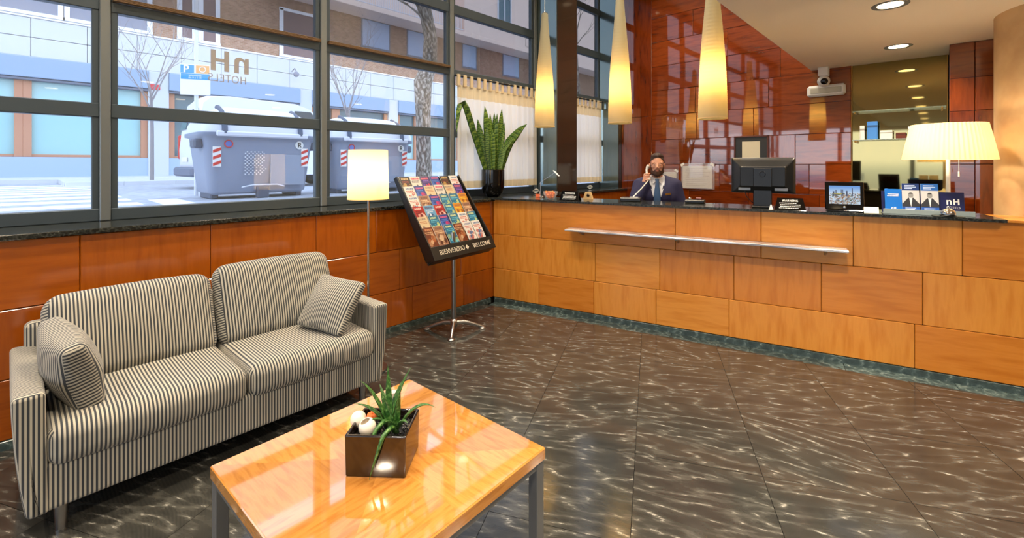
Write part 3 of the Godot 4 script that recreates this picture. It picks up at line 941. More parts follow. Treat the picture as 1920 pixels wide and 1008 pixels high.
func van() -> void:
	var white := mat(Color(0.90, 0.91, 0.93), 0.3)
	var glassm := mat(Color(0.16, 0.22, 0.27), 0.06)
	var grey := mat(Color(0.38, 0.42, 0.50), 0.5)
	var red := mat(Color(0.75, 0.10, 0.10), 0.3)
	var v := thing("van", "small white van parked behind the rubbish containers, its tail lights towards the crossing", "van", Vector3(-13.65, ROAD, -4.65))
	# side outline in (z, y), rear at z = 2
	var side := PackedVector2Array([Vector2(2.0, 0.32), Vector2(2.02, 0.9), Vector2(1.98, 1.3), Vector2(1.86, 1.95), Vector2(1.7, 2.1), Vector2(1.2, 2.14), Vector2(-0.4, 2.10), Vector2(-0.75, 2.0), Vector2(-1.35, 1.45), Vector2(-2.1, 1.15), Vector2(-2.32, 0.85), Vector2(-2.35, 0.35), Vector2(-1.95, 0.3), Vector2(1.6, 0.3)])
	var rows := []
	for k in 9:
		var t := -1.0 + k / 4.0
		var inset := 0.10 * pow(absf(t), 6.0)
		var line := PackedVector3Array()
		for p in side:
			var lean := 0.13 * clampf((p.y - 1.1) / 1.0, 0.0, 1.0)
			line.append(Vector3(t * (0.92 - lean), p.y * 1.09 - inset * (0.5 if p.y > 1.0 else 0.0), p.x * (1.0 - inset * 0.25)))
		rows.append(line)
	var s := surf(S(), rows, true)
	for e in [0, 8]:
		var c := Vector3.ZERO
		for p in rows[e]: c += p / side.size()
		var n := Vector3(-1 if e == 0 else 1, 0, 0)
		for j in side.size(): tri(s, c, rows[e][j], rows[e][(j + 1) % side.size()], n, n, n)
	obj("body", s, white, v)
	for x in [-0.86, 0.86]:
		for z in [-1.45, 1.25]:
			var w := obj("wheel", lathe(S(), [Vector2(0, -0.1), Vector2(0.2, -0.1), Vector2(0.28, -0.11), Vector2(0.32, -0.07), Vector2(0.32, 0.07), Vector2(0.28, 0.11), Vector2(0.2, 0.1), Vector2(0, 0.1)], 24, Transform3D(Basis(Vector3(0, 0, 1), PI / 2), Vector3(x, 0.32, z))), M.black, v)
			obj("hubcap", lathe(S(), [Vector2(0, -0.118), Vector2(0.19, -0.112), Vector2(0.19, 0.112), Vector2(0, 0.118)], 20, Transform3D(Basis(Vector3(0, 0, 1), PI / 2), Vector3(x, 0.32, z))), grey, w)
		obj("tail_light", cbox(S(), Vector3(0.13, 0.62, 0.12), Transform3D(Basis(), Vector3(x * 0.93, 1.05, 1.96)), 0.03), red, v)
	obj("bumper", cbox(S(), Vector3(1.86, 0.24, 0.2), T(0, 0.42, 2.0), 0.05), grey, v)
	obj("rear_window", cbox(S(), Vector3(0.6, 0.5, 0.03), Transform3D(Basis(Vector3.RIGHT, -0.18), Vector3(0.37, 1.72, 1.935)), 0.01), glassm, v)
	obj("rear_window", cbox(S(), Vector3(0.6, 0.5, 0.03), Transform3D(Basis(Vector3.RIGHT, -0.18), Vector3(-0.37, 1.72, 1.935)), 0.01), glassm, v)
	obj("windscreen", cbox(S(), Vector3(1.35, 0.8, 0.03), Transform3D(Basis(Vector3.RIGHT, 0.83), Vector3(0, 1.88, -1.05)), 0.01), glassm, v)
	obj("side_window", extrude(S(), PackedVector2Array([Vector2(1.15, 1.6), Vector2(1.0, 1.55), Vector2(0.3, 1.55), Vector2(0.3, 2.06), Vector2(0.72, 2.06)]), 0.03, Transform3D(Basis(Vector3(0, 0, -1), Vector3.UP, Vector3.RIGHT), Vector3(0.825, 0, 0))), glassm, v)
	obj("mirror", cbox(S(), Vector3(0.22, 0.22, 0.12), T(0.98, 1.42, -0.95), 0.04), grey, v)
	obj("number_plate", cbox(S(), Vector3(0.5, 0.12, 0.02), T(0, 0.72, 2.03), 0.004), M.paper, v)


func sign_post() -> void:
	var t := thing("parking_sign", "white parking sign with a blue and orange head on a pale street pole", "street sign", Vector3(-10.35, ROAD, -2.17), deg_to_rad(62))
	var pale := mat(Color(0.85, 0.87, 0.90), 0.4)
	var blue := mat(Color(0.08, 0.58, 0.80), 0.5)
	obj("pole", tube(S(), [Vector3(0, 0, 0), Vector3(0, 5.2, 0)], 0.035, 12), pale, t)
	var plate := obj("plate", cbox(S(), Vector3(0.49, 0.58, 0.012), T(0, 2.21, 0.045), 0.004), M.white, t)
	obj("blue_field", cbox(S(), Vector3(0.22, 0.15, 0.004), T(-0.13, 2.41, 0.053), 0.001), blue, plate)
	obj("orange_field", cbox(S(), Vector3(0.22, 0.15, 0.004), T(0.12, 2.41, 0.053), 0.001), mat(Color(0.90, 0.66, 0.40), 0.5), plate)
	obj("blue_band", cbox(S(), Vector3(0.47, 0.11, 0.004), T(0, 2.27, 0.053), 0.001), blue, plate)
	text(plate, "P", 0.19, M.white, T(-0.15, 2.41, 0.057), 0.002, "letter", true)
	obj("dial", ring(S(), 0.05, 0.008, 24, T(0.12, 2.41, 0.056)), M.white, plate)
	for k in 2:
		text(plate, ["laborables", "de 9 a 14 h"][k], 0.045, M.white, T(0, 2.29 - k * 0.045, 0.056), 0.002, "lettering")


func limb(s: SurfaceTool, at: Vector3, dir: Vector3, length: float, r: float, depth: int, rg: RandomNumberGenerator) -> void:
	var pts := [at]
	var rad := [r]
	var p := at
	var d := dir
	for k in 3:
		d = (d + Vector3(rg.randf_range(-0.22, 0.22), rg.randf_range(-0.05, 0.2), rg.randf_range(-0.22, 0.22))).normalized()
		p += d * length / 3.0
		pts.append(p)
		rad.append(r * (1.0 - 0.25 * (k + 1)))
	tube(s, pts, rad, 5 if depth < 2 else 6, false)
	if depth == 0: return
	for k in 3:
		var q: Vector3 = pts[1 + k % 3]
		var side := Vector3(rg.randf_range(-1, 1), rg.randf_range(0.1, 0.9), rg.randf_range(-1, 1)).normalized()
		limb(s, q, (d * 0.6 + side * 0.8).normalized(), length * rg.randf_range(0.5, 0.75), r * 0.5, depth - 1, rg)

func thin_tree(at: Vector3, h: float, r: float, sd: int, label: String) -> void:
	var bark := mat(Color(0.55, 0.53, 0.54), 0.9)
	var t := thing("tree", label, "tree", at)
	var rg := RandomNumberGenerator.new()
	rg.seed = sd
	obj("trunk", tube(S(), [Vector3(0, -0.05, 0), Vector3(0.02, h * 0.3, 0), Vector3(-0.02, h * 0.5, 0.02)], [r, r * 0.85, r * 0.7], 8), bark, t)
	for k in 5:
		var s := S()
		var a := TAU * k / 5.0 + rg.randf()
		limb(s, Vector3(0, h * (0.36 + 0.035 * k), 0), Vector3(cos(a) * 0.45, 1.0, sin(a) * 0.45).normalized(), h * 0.36, r * 0.45, 3, rg)
		obj("branch", s, bark, t)

func big_tree(pts: Array, rad: Array, sd: int, label: String) -> void:
	if not M.has("bark"):
		M.bark = mat(Color.WHITE, 0.9)
		M.bark.albedo_texture = noise(80, 0.03, [[0.3, Color(0.36, 0.32, 0.29)], [0.5, Color(0.54, 0.50, 0.46)], [0.75, Color(0.72, 0.69, 0.65)]], 0, 256, 4, 10.0)
	var t := thing("tree", label, "tree", pts[0])
	var local := pts.map(func(p): return p - pts[0])
	local[0].y -= 0.05
	obj("trunk", tube(S(), local, rad, 14, true, Vector2(2, 5)), M.bark, t)
	var rg := RandomNumberGenerator.new()
	rg.seed = sd
	for k in 7:
		var s := S()
		var i := mini(2 + k, local.size() - 1) if local.size() < 7 else 5 + k % 4
		i = mini(i, local.size() - 1)
		var a := TAU * k / 7.0 + rg.randf()
		limb(s, local[i], Vector3(cos(a), 0.7, sin(a)).normalized(), 2.0, rad[i] * 0.45, 3, rg)
		obj("branch", s, M.bark, t)


func stripes() -> StandardMaterial3D:
	var im := Image.create(64, 4, false, Image.FORMAT_RGB8)
	for x in 64:
		var t := absf(x - 32) / 32.0          # 1 at the edges, 0 in the middle
		var k := smoothstep(0.44, 0.56, t)
		for y in 4:
			im.set_pixel(x, y, Color(0.185, 0.205, 0.235).lerp(Color(0.68, 0.665, 0.61), 1.0 - k))
	var m := mat(Color.WHITE, 0.9)
	m.albedo_texture = ImageTexture.create_from_image(im)
	m.rim_enabled = true
	m.rim = 0.3
	return m

const PITCH := 0.0140

func seating() -> void:
	M.stripe = stripes()
	var p := 1.0 / PITCH
	var sofa := thing("sofa", "two-seat sofa in navy and cream striped fabric against the wood wall", "sofa", Vector3(-2.905, 0, -0.735), deg_to_rad(1.43))
	# stripes run over seat and front (varying along the sofa's length), and across the arms' sides and tops
	var along := func(q: Vector3, n: Vector3) -> Vector2: return Vector2(q.z * p, q.y)
	var front := func(q: Vector3, n: Vector3) -> Vector2: return Vector2(q.z * p, q.y) if absf(n.x) > 0.5 else Vector2(q.x * p, q.y)
	var sides := func(q: Vector3, n: Vector3) -> Vector2: return Vector2(q.z * p, q.y) if n.x > 0.5 else Vector2(q.x * p, q.y)
	obj("base", cushion(S(), Vector3(0.74, 0.19, 1.44), 0.02, Vector3.ZERO, along, T(0.02, 0.205, 0), 4, 2), M.stripe, sofa)
	obj("back_frame", cushion(S(), Vector3(0.13, 0.56, 1.5), 0.03, Vector3.ZERO, front, Transform3D(Basis(Vector3(0, 0, 1), 0.16), Vector3(-0.345, 0.40, 0)), 4, 2), M.stripe, sofa)
	for sg in [1.0, -1.0]:
		var shape := func(q: Vector3) -> Vector3:
			var low := clampf((0.30 - q.y) / 0.6, 0.0, 1.0)
			return q + Vector3(-0.012 * low, 0.014 * (q.x + 0.3), -sg * 0.05 * low * low * (1.0 if q.z * sg > 0.0 else 0.35))
		obj("arm", cushion(S(), Vector3(0.77, 0.475, 0.092), 0.018, Vector3(0.0, 0.004, 0.004), sides, T(0.02, 0.336, sg * 0.752), 8, 2, shape), M.stripe, sofa)
		for x in [0.33, -0.28]:
			var leg := S()
			tube(leg, [Vector3(x, 0.0, sg * 0.66), Vector3(x, 0.12, sg * 0.66)], [0.018, 0.024], 10)
			obj("leg", leg, M.steel, sofa)
	var seat := func(q: Vector3, n: Vector3) -> Vector2: return Vector2(q.x * p, q.y) if absf(n.z) > 0.5 else Vector2(q.z * p, q.y)
	var back := func(q: Vector3, n: Vector3) -> Vector2: return Vector2(q.y * p, q.x) if absf(n.z) > 0.5 else Vector2(q.z * p, q.y)
	for sg in [1.0, -1.0]:
		var sag := func(q: Vector3) -> Vector3:
			return q + Vector3(0, -0.012 * exp(-pow((q.x - 0.05) / 0.18, 2) - pow(q.z / 0.22, 2)) * (1.0 if q.y > 0.0 else 0.0), 0)
		obj("seat_cushion", cushion(S(), Vector3(0.66, 0.165, 0.702), 0.052, Vector3(0.018, 0.018, 0.004), seat, T(0.085, 0.356, sg * 0.354), 10, 4, sag), M.stripe, sofa)
		var hh := 0.45 if sg > 0.0 else 0.475
		obj("back_cushion", cushion(S(), Vector3(0.16, hh, 0.69), 0.072, Vector3(0.035, 0.012, 0.002), back, Transform3D(Basis(Vector3(0, 0, 1), 0.40), Vector3(-0.165, 0.60 if sg > 0.0 else 0.617, sg * 0.352)), 10, 4), M.stripe, sofa)
	# scatter cushions
	var face := func(q: Vector3, n: Vector3) -> Vector2: return Vector2(q.x * p, q.y) if absf(n.z) > 0.5 else Vector2((q.y if absf(n.x) > 0.5 else q.x) * p, q.z)
	var pinch := func(q: Vector3) -> Vector3:
		var c := absf(q.x / 0.18) * absf(q.y / 0.17)
		return Vector3(q.x * (1.0 + 0.05 * c), q.y * (1.0 + 0.05 * c), q.z * (1.0 - 0.35 * clampf(c, 0.0, 1.0)))
	var c1 := obj("scatter_cushion", cushion(S(), Vector3(0.36, 0.315, 0.115), 0.034, Vector3(0.0, 0.0, 0.035), face, Transform3D(), 9, 3, pinch), M.stripe, self, Transform3D(Basis.from_euler(Vector3(deg_to_rad(14), deg_to_rad(8), deg_to_rad(-9))), Vector3(-2.735, 0.590, -0.118)))
	tag(c1, "boxed striped scatter cushion propped on the sofa arm farther from the floor lamp", "cushion", "scatter cushions on the sofa")
	var c2 := obj("scatter_cushion", cushion(S(), Vector3(0.335, 0.32, 0.07), 0.024, Vector3(0.0, 0.0, 0.04), face, Transform3D(), 9, 3, pinch), M.stripe, self, Transform3D(Basis(Vector3(0.938, -0.067, -0.339), Vector3(-0.146, 0.814, -0.563), Vector3(0.314, 0.578, 0.754)).orthonormalized(), Vector3(-2.74, 0.590, -1.277)))
	tag(c2, "striped scatter cushion leaning in the sofa corner beside the floor lamp", "cushion", "scatter cushions on the sofa")

	# coffee table
	var t := thing("coffee_table", "square low table with a glossy honey wood top on square metal legs", "coffee table", Vector3(-1.418, 0, -0.8465), deg_to_rad(2.64))
	us = Vector2(0.9, 6.0)
	obj("top", cbox(S(), Vector3(0.803, 0.042, 0.824), T(0, 0.408, 0), 0.003), M.table_wood, t)
	# veneer leaves meeting in an envelope
	var c := [Vector2(-0.3975, -0.408), Vector2(0.3975, -0.408), Vector2(0.3975, 0.408), Vector2(-0.3975, 0.408)]
	var tones := [Color(0.86, 0.86, 0.84), Color(1.0, 1.0, 1.0), Color(0.90, 0.89, 0.87), Color(0.97, 0.96, 0.95)]
	for k in 4:
		for half in 2:
			var a: Vector2 = c[k]
			var b: Vector2 = c[(k + 1) % 4]
			var mid: Vector2 = (a + b) / 2
			var tone := M.table_wood.duplicate() as StandardMaterial3D
			tone.albedo_color = tones[(k + half * 2) % 4]
			uw = k % 2 == half
			us = Vector2(1.0, 7.0)
			uo = Vector2(k * 0.7, half * 0.4)
			var poly := PackedVector2Array([a if half == 0 else mid, mid if half == 0 else b, Vector2.ZERO])
			obj("veneer", extrude(S(), poly, 0.0012, Transform3D(Basis(Vector3.RIGHT, Vector3(0, 0, 1), Vector3.UP), Vector3(0, 0.4294, 0))), tone, t)
	uw = false
	us = Vector2.ONE
	uo = Vector2.ZERO
	for x in [-1.0, 1.0]:
		for z in [-1.0, 1.0]:
			obj("leg", cbox(S(), Vector3(0.04, 0.387, 0.04), T(x * 0.377, 0.1935, z * 0.388), 0.002), M.legs, t)
	for x in [-1.0, 1.0]:
		obj("rail", cbox(S(), Vector3(0.03, 0.022, 0.735), T(x * 0.380, 0.375, 0), 0.002), M.legs, t)
		obj("rail", cbox(S(), Vector3(0.713, 0.022, 0.03), T(0, 0.375, x * 0.391), 0.002), M.legs, t)

	planter()


func planter() -> void:
	var at := Vector3(-1.395, 0.43, -0.835)
	var turn := deg_to_rad(40.4)
	var glaze := mat(Color(0.075, 0.045, 0.035), 0.07)
	glaze.metallic_specular = 0.8
	var t := thing("planter", "glossy dark brown rectangular planter in the middle of the coffee table", "planter", at, turn)
	var rows := []
	for r in [[0.097, 0.082, 0.0], [0.1, 0.085, 0.004], [0.102, 0.087, 0.132], [0.1, 0.085, 0.136], [0.094, 0.079, 0.136], [0.092, 0.077, 0.133], [0.090, 0.075, 0.10]]:
		rows.append(round_rect(r[0], r[1], 0.006, r[2]))
	obj("pot", surf(S(), rows, true), glaze, t)
	obj("bottom", box(S(), Vector3(-0.096, 0.001, -0.081), Vector3(0.096, 0.008, 0.081)), glaze, t)
	# gravel
	var gr := S()
	box(gr, Vector3(-0.0905, 0.02, -0.0755), Vector3(0.0905, 0.104, 0.0755))
	var rg := RandomNumberGenerator.new()
	rg.seed = 4
	for k in 260:
		ball(gr, Vector3(rg.randf_range(0.004, 0.008), rg.randf_range(0.003, 0.006), rg.randf_range(0.004, 0.008)), Transform3D(Basis(Vector3.UP, rg.randf() * 6), Vector3(rg.randf_range(-0.084, 0.084), 0.105, rg.randf_range(-0.07, 0.07))), 6)
	var g := obj("gravel", gr, mat(Color(0.05, 0.05, 0.055), 0.35), t)
	g.set_meta("kind", "stuff")
	# two aloes: each leaf curves out of the rosette
	var green := mat(Color.WHITE, 0.4)
	green.albedo_texture = noise(90, 0.03, [[0.2, Color(0.10, 0.24, 0.08)], [0.55, Color(0.20, 0.38, 0.15)], [0.85, Color(0.42, 0.55, 0.32)]], 0, 128, 3)
	var b := Basis(Vector3.UP, turn)
	var right := Vector3(0.728, 0, -0.686)
	var toward := Vector3(0.686, 0, 0.728)
	# leaf: base offset (right, toward), tip (right, up, toward), sag
	var spec := [
		["taller green aloe behind the white cups in the planter", Vector2(0.012, -0.022), [[-0.012, 0.20, -0.03, 0.02], [-0.10, 0.16, 0.0, 0.035], [0.07, 0.19, -0.04, 0.035], [-0.115, 0.09, 0.02, 0.03], [0.03, 0.13, -0.06, 0.02], [-0.05, 0.05, 0.05, 0.02], [-0.05, 0.12, -0.06, 0.02]]],
		["shorter green aloe with one leaf hanging over the planter's front", Vector2(0.046, 0.012), [[0.135, 0.085, 0.0, 0.06], [-0.045, 0.15, 0.02, 0.02], [0.02, 0.15, 0.02, 0.01], [0.05, 0.06, 0.05, 0.03], [-0.02, 0.07, 0.06, 0.02]]]]
	for q in spec:
		var root: Vector3 = at + right * q[1].x + toward * q[1].y + Vector3(0, 0.105, 0)
		var pl := thing("aloe", q[0], "plant", root, 0.0, "aloes in the planter")
		for lf in q[2]:
			var tip: Vector3 = right * lf[0] + Vector3(0, lf[1], 0) + toward * lf[2]
			var side := Vector3(tip.x, 0, tip.z).normalized().cross(Vector3.UP)
			obj("leaf", fat_leaf(tip, side, 0.0125, lf[3]), green, pl)
		if q[1].x > 0.0:  # the leaf that hangs over the front
			var cv := Curve3D.new()
			for c in [Vector3(0, 0.0, 0), right * -0.006 + toward * 0.04 + Vector3(0, 0.042, 0), right * -0.022 + toward * 0.085 + Vector3(0, 0.035, 0), right * -0.042 + toward * 0.10 + Vector3(0, -0.03, 0), right * -0.062 + toward * 0.098 + Vector3(0, -0.095, 0)]: cv.add_point(c)
			for k in range(1, 4):
				var tg: Vector3 = (cv.get_point_position(k + 1) - cv.get_point_position(k - 1)) * 0.18
				cv.set_point_in(k, -tg)
				cv.set_point_out(k, tg)
			var pts := []
			var rr := []
			for k in 15:
				pts.append(cv.sample_baked(cv.get_baked_length() * k / 14.0))
				rr.append(0.0085 * (1.0 - pow(k / 14.0, 1.8)) + 0.0006)
			obj("leaf", tube(S(), pts, rr, 8, false, Vector2(1, 3)), green, pl)
	# white round cups, a shell and a cone on the gravel
	var white := mat(Color(0.90, 0.86, 0.80), 0.45)
	var cups := [[Vector3(-1.478, 0.562, -0.785), 0.027, "round white ceramic cup tipped on its side at the sofa end of the planter", 58.0, -130.0], [Vector3(-1.412, 0.562, -0.783), 0.029, "round white ceramic cup at the planter's front, tilted open upwards", 20.0, -20.0]]
	for q in cups:
		var r: float = q[1]
		var prof := []
		for k in 11:
			var a := -PI / 2 + PI * 0.80 * k / 10.0
			prof.append(Vector2(r * cos(a), r * sin(a)))
		for k in 9:
			var a := PI * 0.30 - PI * 0.70 * k / 8.0
			prof.append(Vector2(r * 0.86 * cos(a), r * 0.86 * sin(a) + 0.001))
		var o := obj("ceramic_cup", lathe(S(), prof, 24), white, self, Transform3D(Basis(Vector3.UP, deg_to_rad(q[4])) * Basis(Vector3.RIGHT, deg_to_rad(q[3])), q[0]))
		tag(o, q[2], "cup", "white cups in the planter")
	var sh := S()
	for k in 7:
		var a := TAU * k / 7.0
		ball(sh, Vector3(0.011, 0.012, 0.011), T(cos(a) * 0.012, 0, sin(a) * 0.012), 8)
	tag(obj("orange_pod", sh, mat(Color(0.85, 0.42, 0.16), 0.6), self, T(-1.452, 0.566, -0.826)), "small ribbed orange pod between the white cups in the planter", "pod")
	var cone := lathe(S(), [Vector2(0.012, -0.035), Vector2(0.026, 0.03), Vector2(0.027, 0.032), Vector2(0.024, 0.032), Vector2(0.011, -0.025), Vector2(0, -0.025)], 20)
	tag(obj("white_cone", cone, white, self, Transform3D(Basis(Vector3(0, 0, 1), 0.3), Vector3(-1.478, 0.572, -0.925))), "white ceramic cone vase standing behind the aloes in the planter", "vase")
	tag(obj("brown_stick", tube(S(), [Vector3(0, 0, 0), Vector3(0.01, 0.03, -0.005), Vector3(0.022, 0.065, -0.01)], [0.006, 0.008, 0.005], 8), mat(Color(0.20, 0.12, 0.07), 0.7), self, T(-1.462, 0.53, -0.885)), "short dark brown stick standing between the aloes in the planter", "stick")


func fat_leaf(tip: Vector3, side: Vector3, w: float, sag: float) -> SurfaceTool:
	var rows := []
	var n := 10
	for k in n + 1:
		var t := float(k) / n
		var p := tip * t + Vector3(0, sag * 4.0 * t * (1 - t) * 0.7, 0)
		var ww := w * (1.0 - pow(t, 1.6)) * (0.8 + 0.4 * sin(t * PI)) + 0.0006
		var d := (tip + Vector3(0, sag * 2.8 * (1 - 2 * t), 0)).normalized()
		var up := side.cross(d).normalized()
		if up.y < 0.0: up = -up
		var line := PackedVector3Array()
		for j in 10:
			var a := TAU * j / 10.0
			var yy := sin(a) * 0.35 + (0.28 * cos(a) * cos(a))
			line.append(p + side * cos(a) * ww + up * yy * ww)
		rows.append(line)
	return surf(S(), rows, true, Vector2(1, 3))


# ---------------------------------------------------------------- brochure rack
func print_atlas() -> StandardMaterial3D:
	# twelve cover designs in a 4 x 3 grid of 128 x 160 cells: only flat print
	var im := Image.create(512, 512, false, Image.FORMAT_RGB8)
	var rg := RandomNumberGenerator.new()
	rg.seed = 12
	var base_c := [Color(0.16, 0.11, 0.08), Color(0.90, 0.88, 0.84), Color(0.26, 0.18, 0.48), Color(0.12, 0.26, 0.60), Color(0.88, 0.80, 0.66), Color(0.70, 0.10, 0.12), Color(0.10, 0.44, 0.60), Color(0.42, 0.66, 0.86), Color(0.85, 0.56, 0.10), Color(0.66, 0.48, 0.38), Color(0.45, 0.20, 0.09), Color(0.93, 0.92, 0.90)]
	var inks := [[Color(0.75, 0.60, 0.30), Color(0.55, 0.16, 0.10)], [Color(0.80, 0.16, 0.30), Color(0.35, 0.35, 0.40)], [Color(0.90, 0.25, 0.35), Color(0.60, 0.45, 0.85)], [Color(0.85, 0.20, 0.45), Color(0.35, 0.55, 0.90)], [Color(0.50, 0.40, 0.35), Color(0.70, 0.45, 0.30)], [Color(0.95, 0.85, 0.80), Color(0.40, 0.05, 0.08)], [Color(0.80, 0.85, 0.55), Color(0.45, 0.80, 0.92)], [Color(0.15, 0.20, 0.40), Color(0.90, 0.95, 1.0)], [Color(0.45, 0.20, 0.10), Color(0.95, 0.85, 0.35)], [Color(0.30, 0.14, 0.10), Color(0.95, 0.85, 0.70)], [Color(0.72, 0.42, 0.24), Color(0.85, 0.72, 0.58)], [Color(0.30, 0.40, 0.60), Color(0.75, 0.35, 0.30)]]
	for k in 12:
		var o := Vector2i((k % 4) * 128, (k / 4) * 160)
		var cell := Rect2i(o, Vector2i(128, 160))
		im.fill_rect(cell, base_c[k])
		# picture: soft blobs low on the cover
		for n in 16:
			var c := Vector2(rg.randf_range(15, 113), rg.randf_range(70, 150))
			var r := rg.randf_range(6, 22)
			var col: Color = inks[k][n % 2].lerp(base_c[k], rg.randf() * 0.5)
			for y in range(maxi(0, int(c.y - r)), mini(160, int(c.y + r))):
				var half := sqrt(maxf(0.0, r * r - (y - c.y) * (y - c.y)))
				im.fill_rect(Rect2i(o + Vector2i(int(c.x - half), y), Vector2i(int(half * 2), 1)).intersection(cell), col)
		# title: rows of small blocks that read as words
		for row in 3:
			var x := rg.randi_range(10, 24)
			var hgt: int = [16, 8, 6][row]
			while x < 104:
				var w := rg.randi_range(6, 20)
				im.fill_rect(Rect2i(o + Vector2i(x, [12, 38, 52][row]), Vector2i(w, hgt)).intersection(cell), inks[k][1] if row else inks[k][0].lightened(0.25))
				x += w + 4
	var m := mat(Color.WHITE, 0.35)
	m.albedo_texture = ImageTexture.create_from_image(im)
	m.albedo_color = Color(0.82, 0.82, 0.82)
	return m

func cover(k: int, w: float, h: float, z: float) -> SurfaceTool:
	var s := S()
	var o := Vector2((k % 4) * 128, (k / 4) * 160) / 512.0
	var e := Vector2(128, 160) / 512.0
	quad(s, Vector3(-w / 2, -h / 2, z), Vector3(w / 2, -h / 2, z), Vector3(w / 2, h / 2, z), Vector3(-w / 2, h / 2, z), Vector3.BACK, o + Vector2(0, e.y), o + e, o + Vector2(e.x, 0), o)
	for n in [Vector3.UP, Vector3.DOWN, Vector3.LEFT, Vector3.RIGHT]:
		var t: Vector3 = n.cross(Vector3.BACK)
		var c: Vector3 = n * (h / 2 if absf(n.y) > 0 else w / 2)
		var half := w / 2 if absf(n.y) > 0 else h / 2
		quad(s, c - t * half + Vector3(0, 0, z), c + t * half + Vector3(0, 0, z), c + t * half + Vector3(0, 0, z - 0.0008), c - t * half + Vector3(0, 0, z - 0.0008), n, o, o, o, o)
	quad(s, Vector3(-w / 2, -h / 2, z - 0.0008), Vector3(w / 2, -h / 2, z - 0.0008), Vector3(w / 2, h / 2, z - 0.0008), Vector3(-w / 2, h / 2, z - 0.0008), Vector3.FORWARD, o, o, o, o)
	return s

func rack() -> void:
	M.prints = print_atlas()
	var dark := mat(Color(0.075, 0.063, 0.045), 0.42)
	var w := 0.786
	var r := thing("brochure_rack", "slanted black brochure rack on a steel pole with a three-armed foot", "brochure rack", Vector3(-3.07, 0, -2.52))
	var bx := Vector3(-0.121, 0, -0.993)
	var by := Vector3(-0.5124, 0.853, 0.0625).normalized()
	var bz := bx.cross(by).normalized()
	var head := Transform3D(Basis(bx, by, bz), Vector3(-2.978, 0.68, -2.6))
	var loc := T(-r.position.x, 0, -r.position.z) * head
	obj("back_board", cbox(S(), Vector3(w, 0.81, 0.012), loc * T(0, 0.405, -0.088), 0.003), dark, r)
	for sg in [-1.0, 1.0]:
		obj("side", extrude(S(), PackedVector2Array([Vector2(0.0, 0.0), Vector2(0.008, 0.11), Vector2(-0.055, 0.815), Vector2(-0.095, 0.815), Vector2(-0.10, 0.03)]), 0.012, loc * Transform3D(Basis(Vector3(0, 0, 1), Vector3.UP, Vector3(-1, 0, 0)), Vector3(sg * (w / 2 - 0.006), 0, 0))), dark, r)
	obj("bottom", cbox(S(), Vector3(w - 0.02, 0.012, 0.1), loc * T(0, 0.008, -0.05), 0.003), dark, r)
	obj("top_edge", cbox(S(), Vector3(w - 0.02, 0.014, 0.012), loc * T(0, 0.808, -0.081), 0.003), dark, r)
	var lip := obj("front_band", cbox(S(), Vector3(w, 0.115, 0.012), loc * Transform3D(Basis(Vector3.RIGHT, 0.06), Vector3(0, 0.057, 0.002)), 0.003), dark, r)
	for k in 6:
		var dep := 0.051 - 0.0075 * k + 0.0035
		obj("shelf", cbox(S(), Vector3(w - 0.03, 0.004, dep), loc * T(0, 0.123 + 0.103 * k, -0.085 + dep / 2), 0.0005), dark, r)
	var cream := mat(Color(0.85, 0.82, 0.75), 0.5)
	var lt := loc * Transform3D(Basis(Vector3.RIGHT, 0.06), Vector3(0, 0.057, 0.009))
	text(lip, "BIENVENIDO", 0.052, cream, lt * T(-0.165, 0, 0), 0.0012, "lettering")
	text(lip, "WELCOME", 0.052, cream, lt * T(0.215, 0, 0), 0.0012, "lettering")
	var em := S()
	for k in 4:
		var c := Vector2(0.0115, 0).rotated(PI / 2 * k)
		cbox(em, Vector3(0.0135, 0.0135, 0.0015), lt * Transform3D(Basis(Vector3(0, 0, 1), PI / 4), Vector3(0.018 + c.x, c.y, 0)), 0.0)
	obj("emblem", em, cream, lip)
	# stem and foot
	var stem := [Vector3(0, 0.06, 0), Vector3(0, 0.2, 0), Vector3(-0.002, 0.45, 0), Vector3(-0.004, 0.70, -0.002), Vector3(-0.03, 0.86, -0.01)]
	obj("pole", tube(S(), stem, 0.021, 14), M.steel, r)
	obj("collar", lathe(S(), [Vector2(0, 0.05), Vector2(0.03, 0.05), Vector2(0.032, 0.09), Vector2(0.024, 0.115), Vector2(0, 0.115)], 20), M.steel, r)
	for f in [Vector3(0.13, 0, 0.135), Vector3(-0.22, 0, 0.12), Vector3(0.115, 0, -0.23)]:
		obj("foot_arm", tube(S(), [Vector3(0, 0.085, 0), f * 0.35 + Vector3(0, 0.078, 0), f * 0.72 + Vector3(0, 0.045, 0), f + Vector3(0, 0.014, 0)], [0.02, 0.019, 0.016, 0.012], 10), M.steel, r)
		obj("foot_pad", lathe(S(), [Vector2(0, 0), Vector2(0.03, 0), Vector2(0.031, 0.008), Vector2(0.02, 0.018), Vector2(0, 0.02)], 16, T(f.x, 0, f.z)), M.steel, r)
	# brochures: rows from the top; design numbers and what the covers look like
	var look := ["dark brown brochure with gold print", "white brochure with a red heading", "purple brochure with red flowers", "dark blue brochure with a pink picture", "cream brochure with grey print", "red brochure with a pale picture", "teal brochure with a yellow picture", "light blue brochure with white shapes", "orange-yellow brochure", "tan landscape brochure", "chestnut brown brochure with orange picture", "white brochure with small coloured pictures"]
	var rows := [[0, 1, 2, 3, 0, 11], [11, 3, 4, 1, 4, 2], [11, 9, 3, 6, 6, 8], [5, 7, 5, 6, 8, 9], [4, 6, 3, 6, 11, 6], [10, 9, 6, 10, 11, 11]]
	var rn := ["top row", "second row", "third row", "fourth row", "fifth row", "lowest row"]
	var cn := ["first", "second", "third", "fourth", "fifth", "last"]
	var meshes := []
	for k in 12: meshes.append(cover(k, 0.111, 0.176, 0.0026).commit())
	var bodym: Mesh = cbox(S(), Vector3(0.112, 0.178, 0.004), Transform3D(), 0.0005).commit()
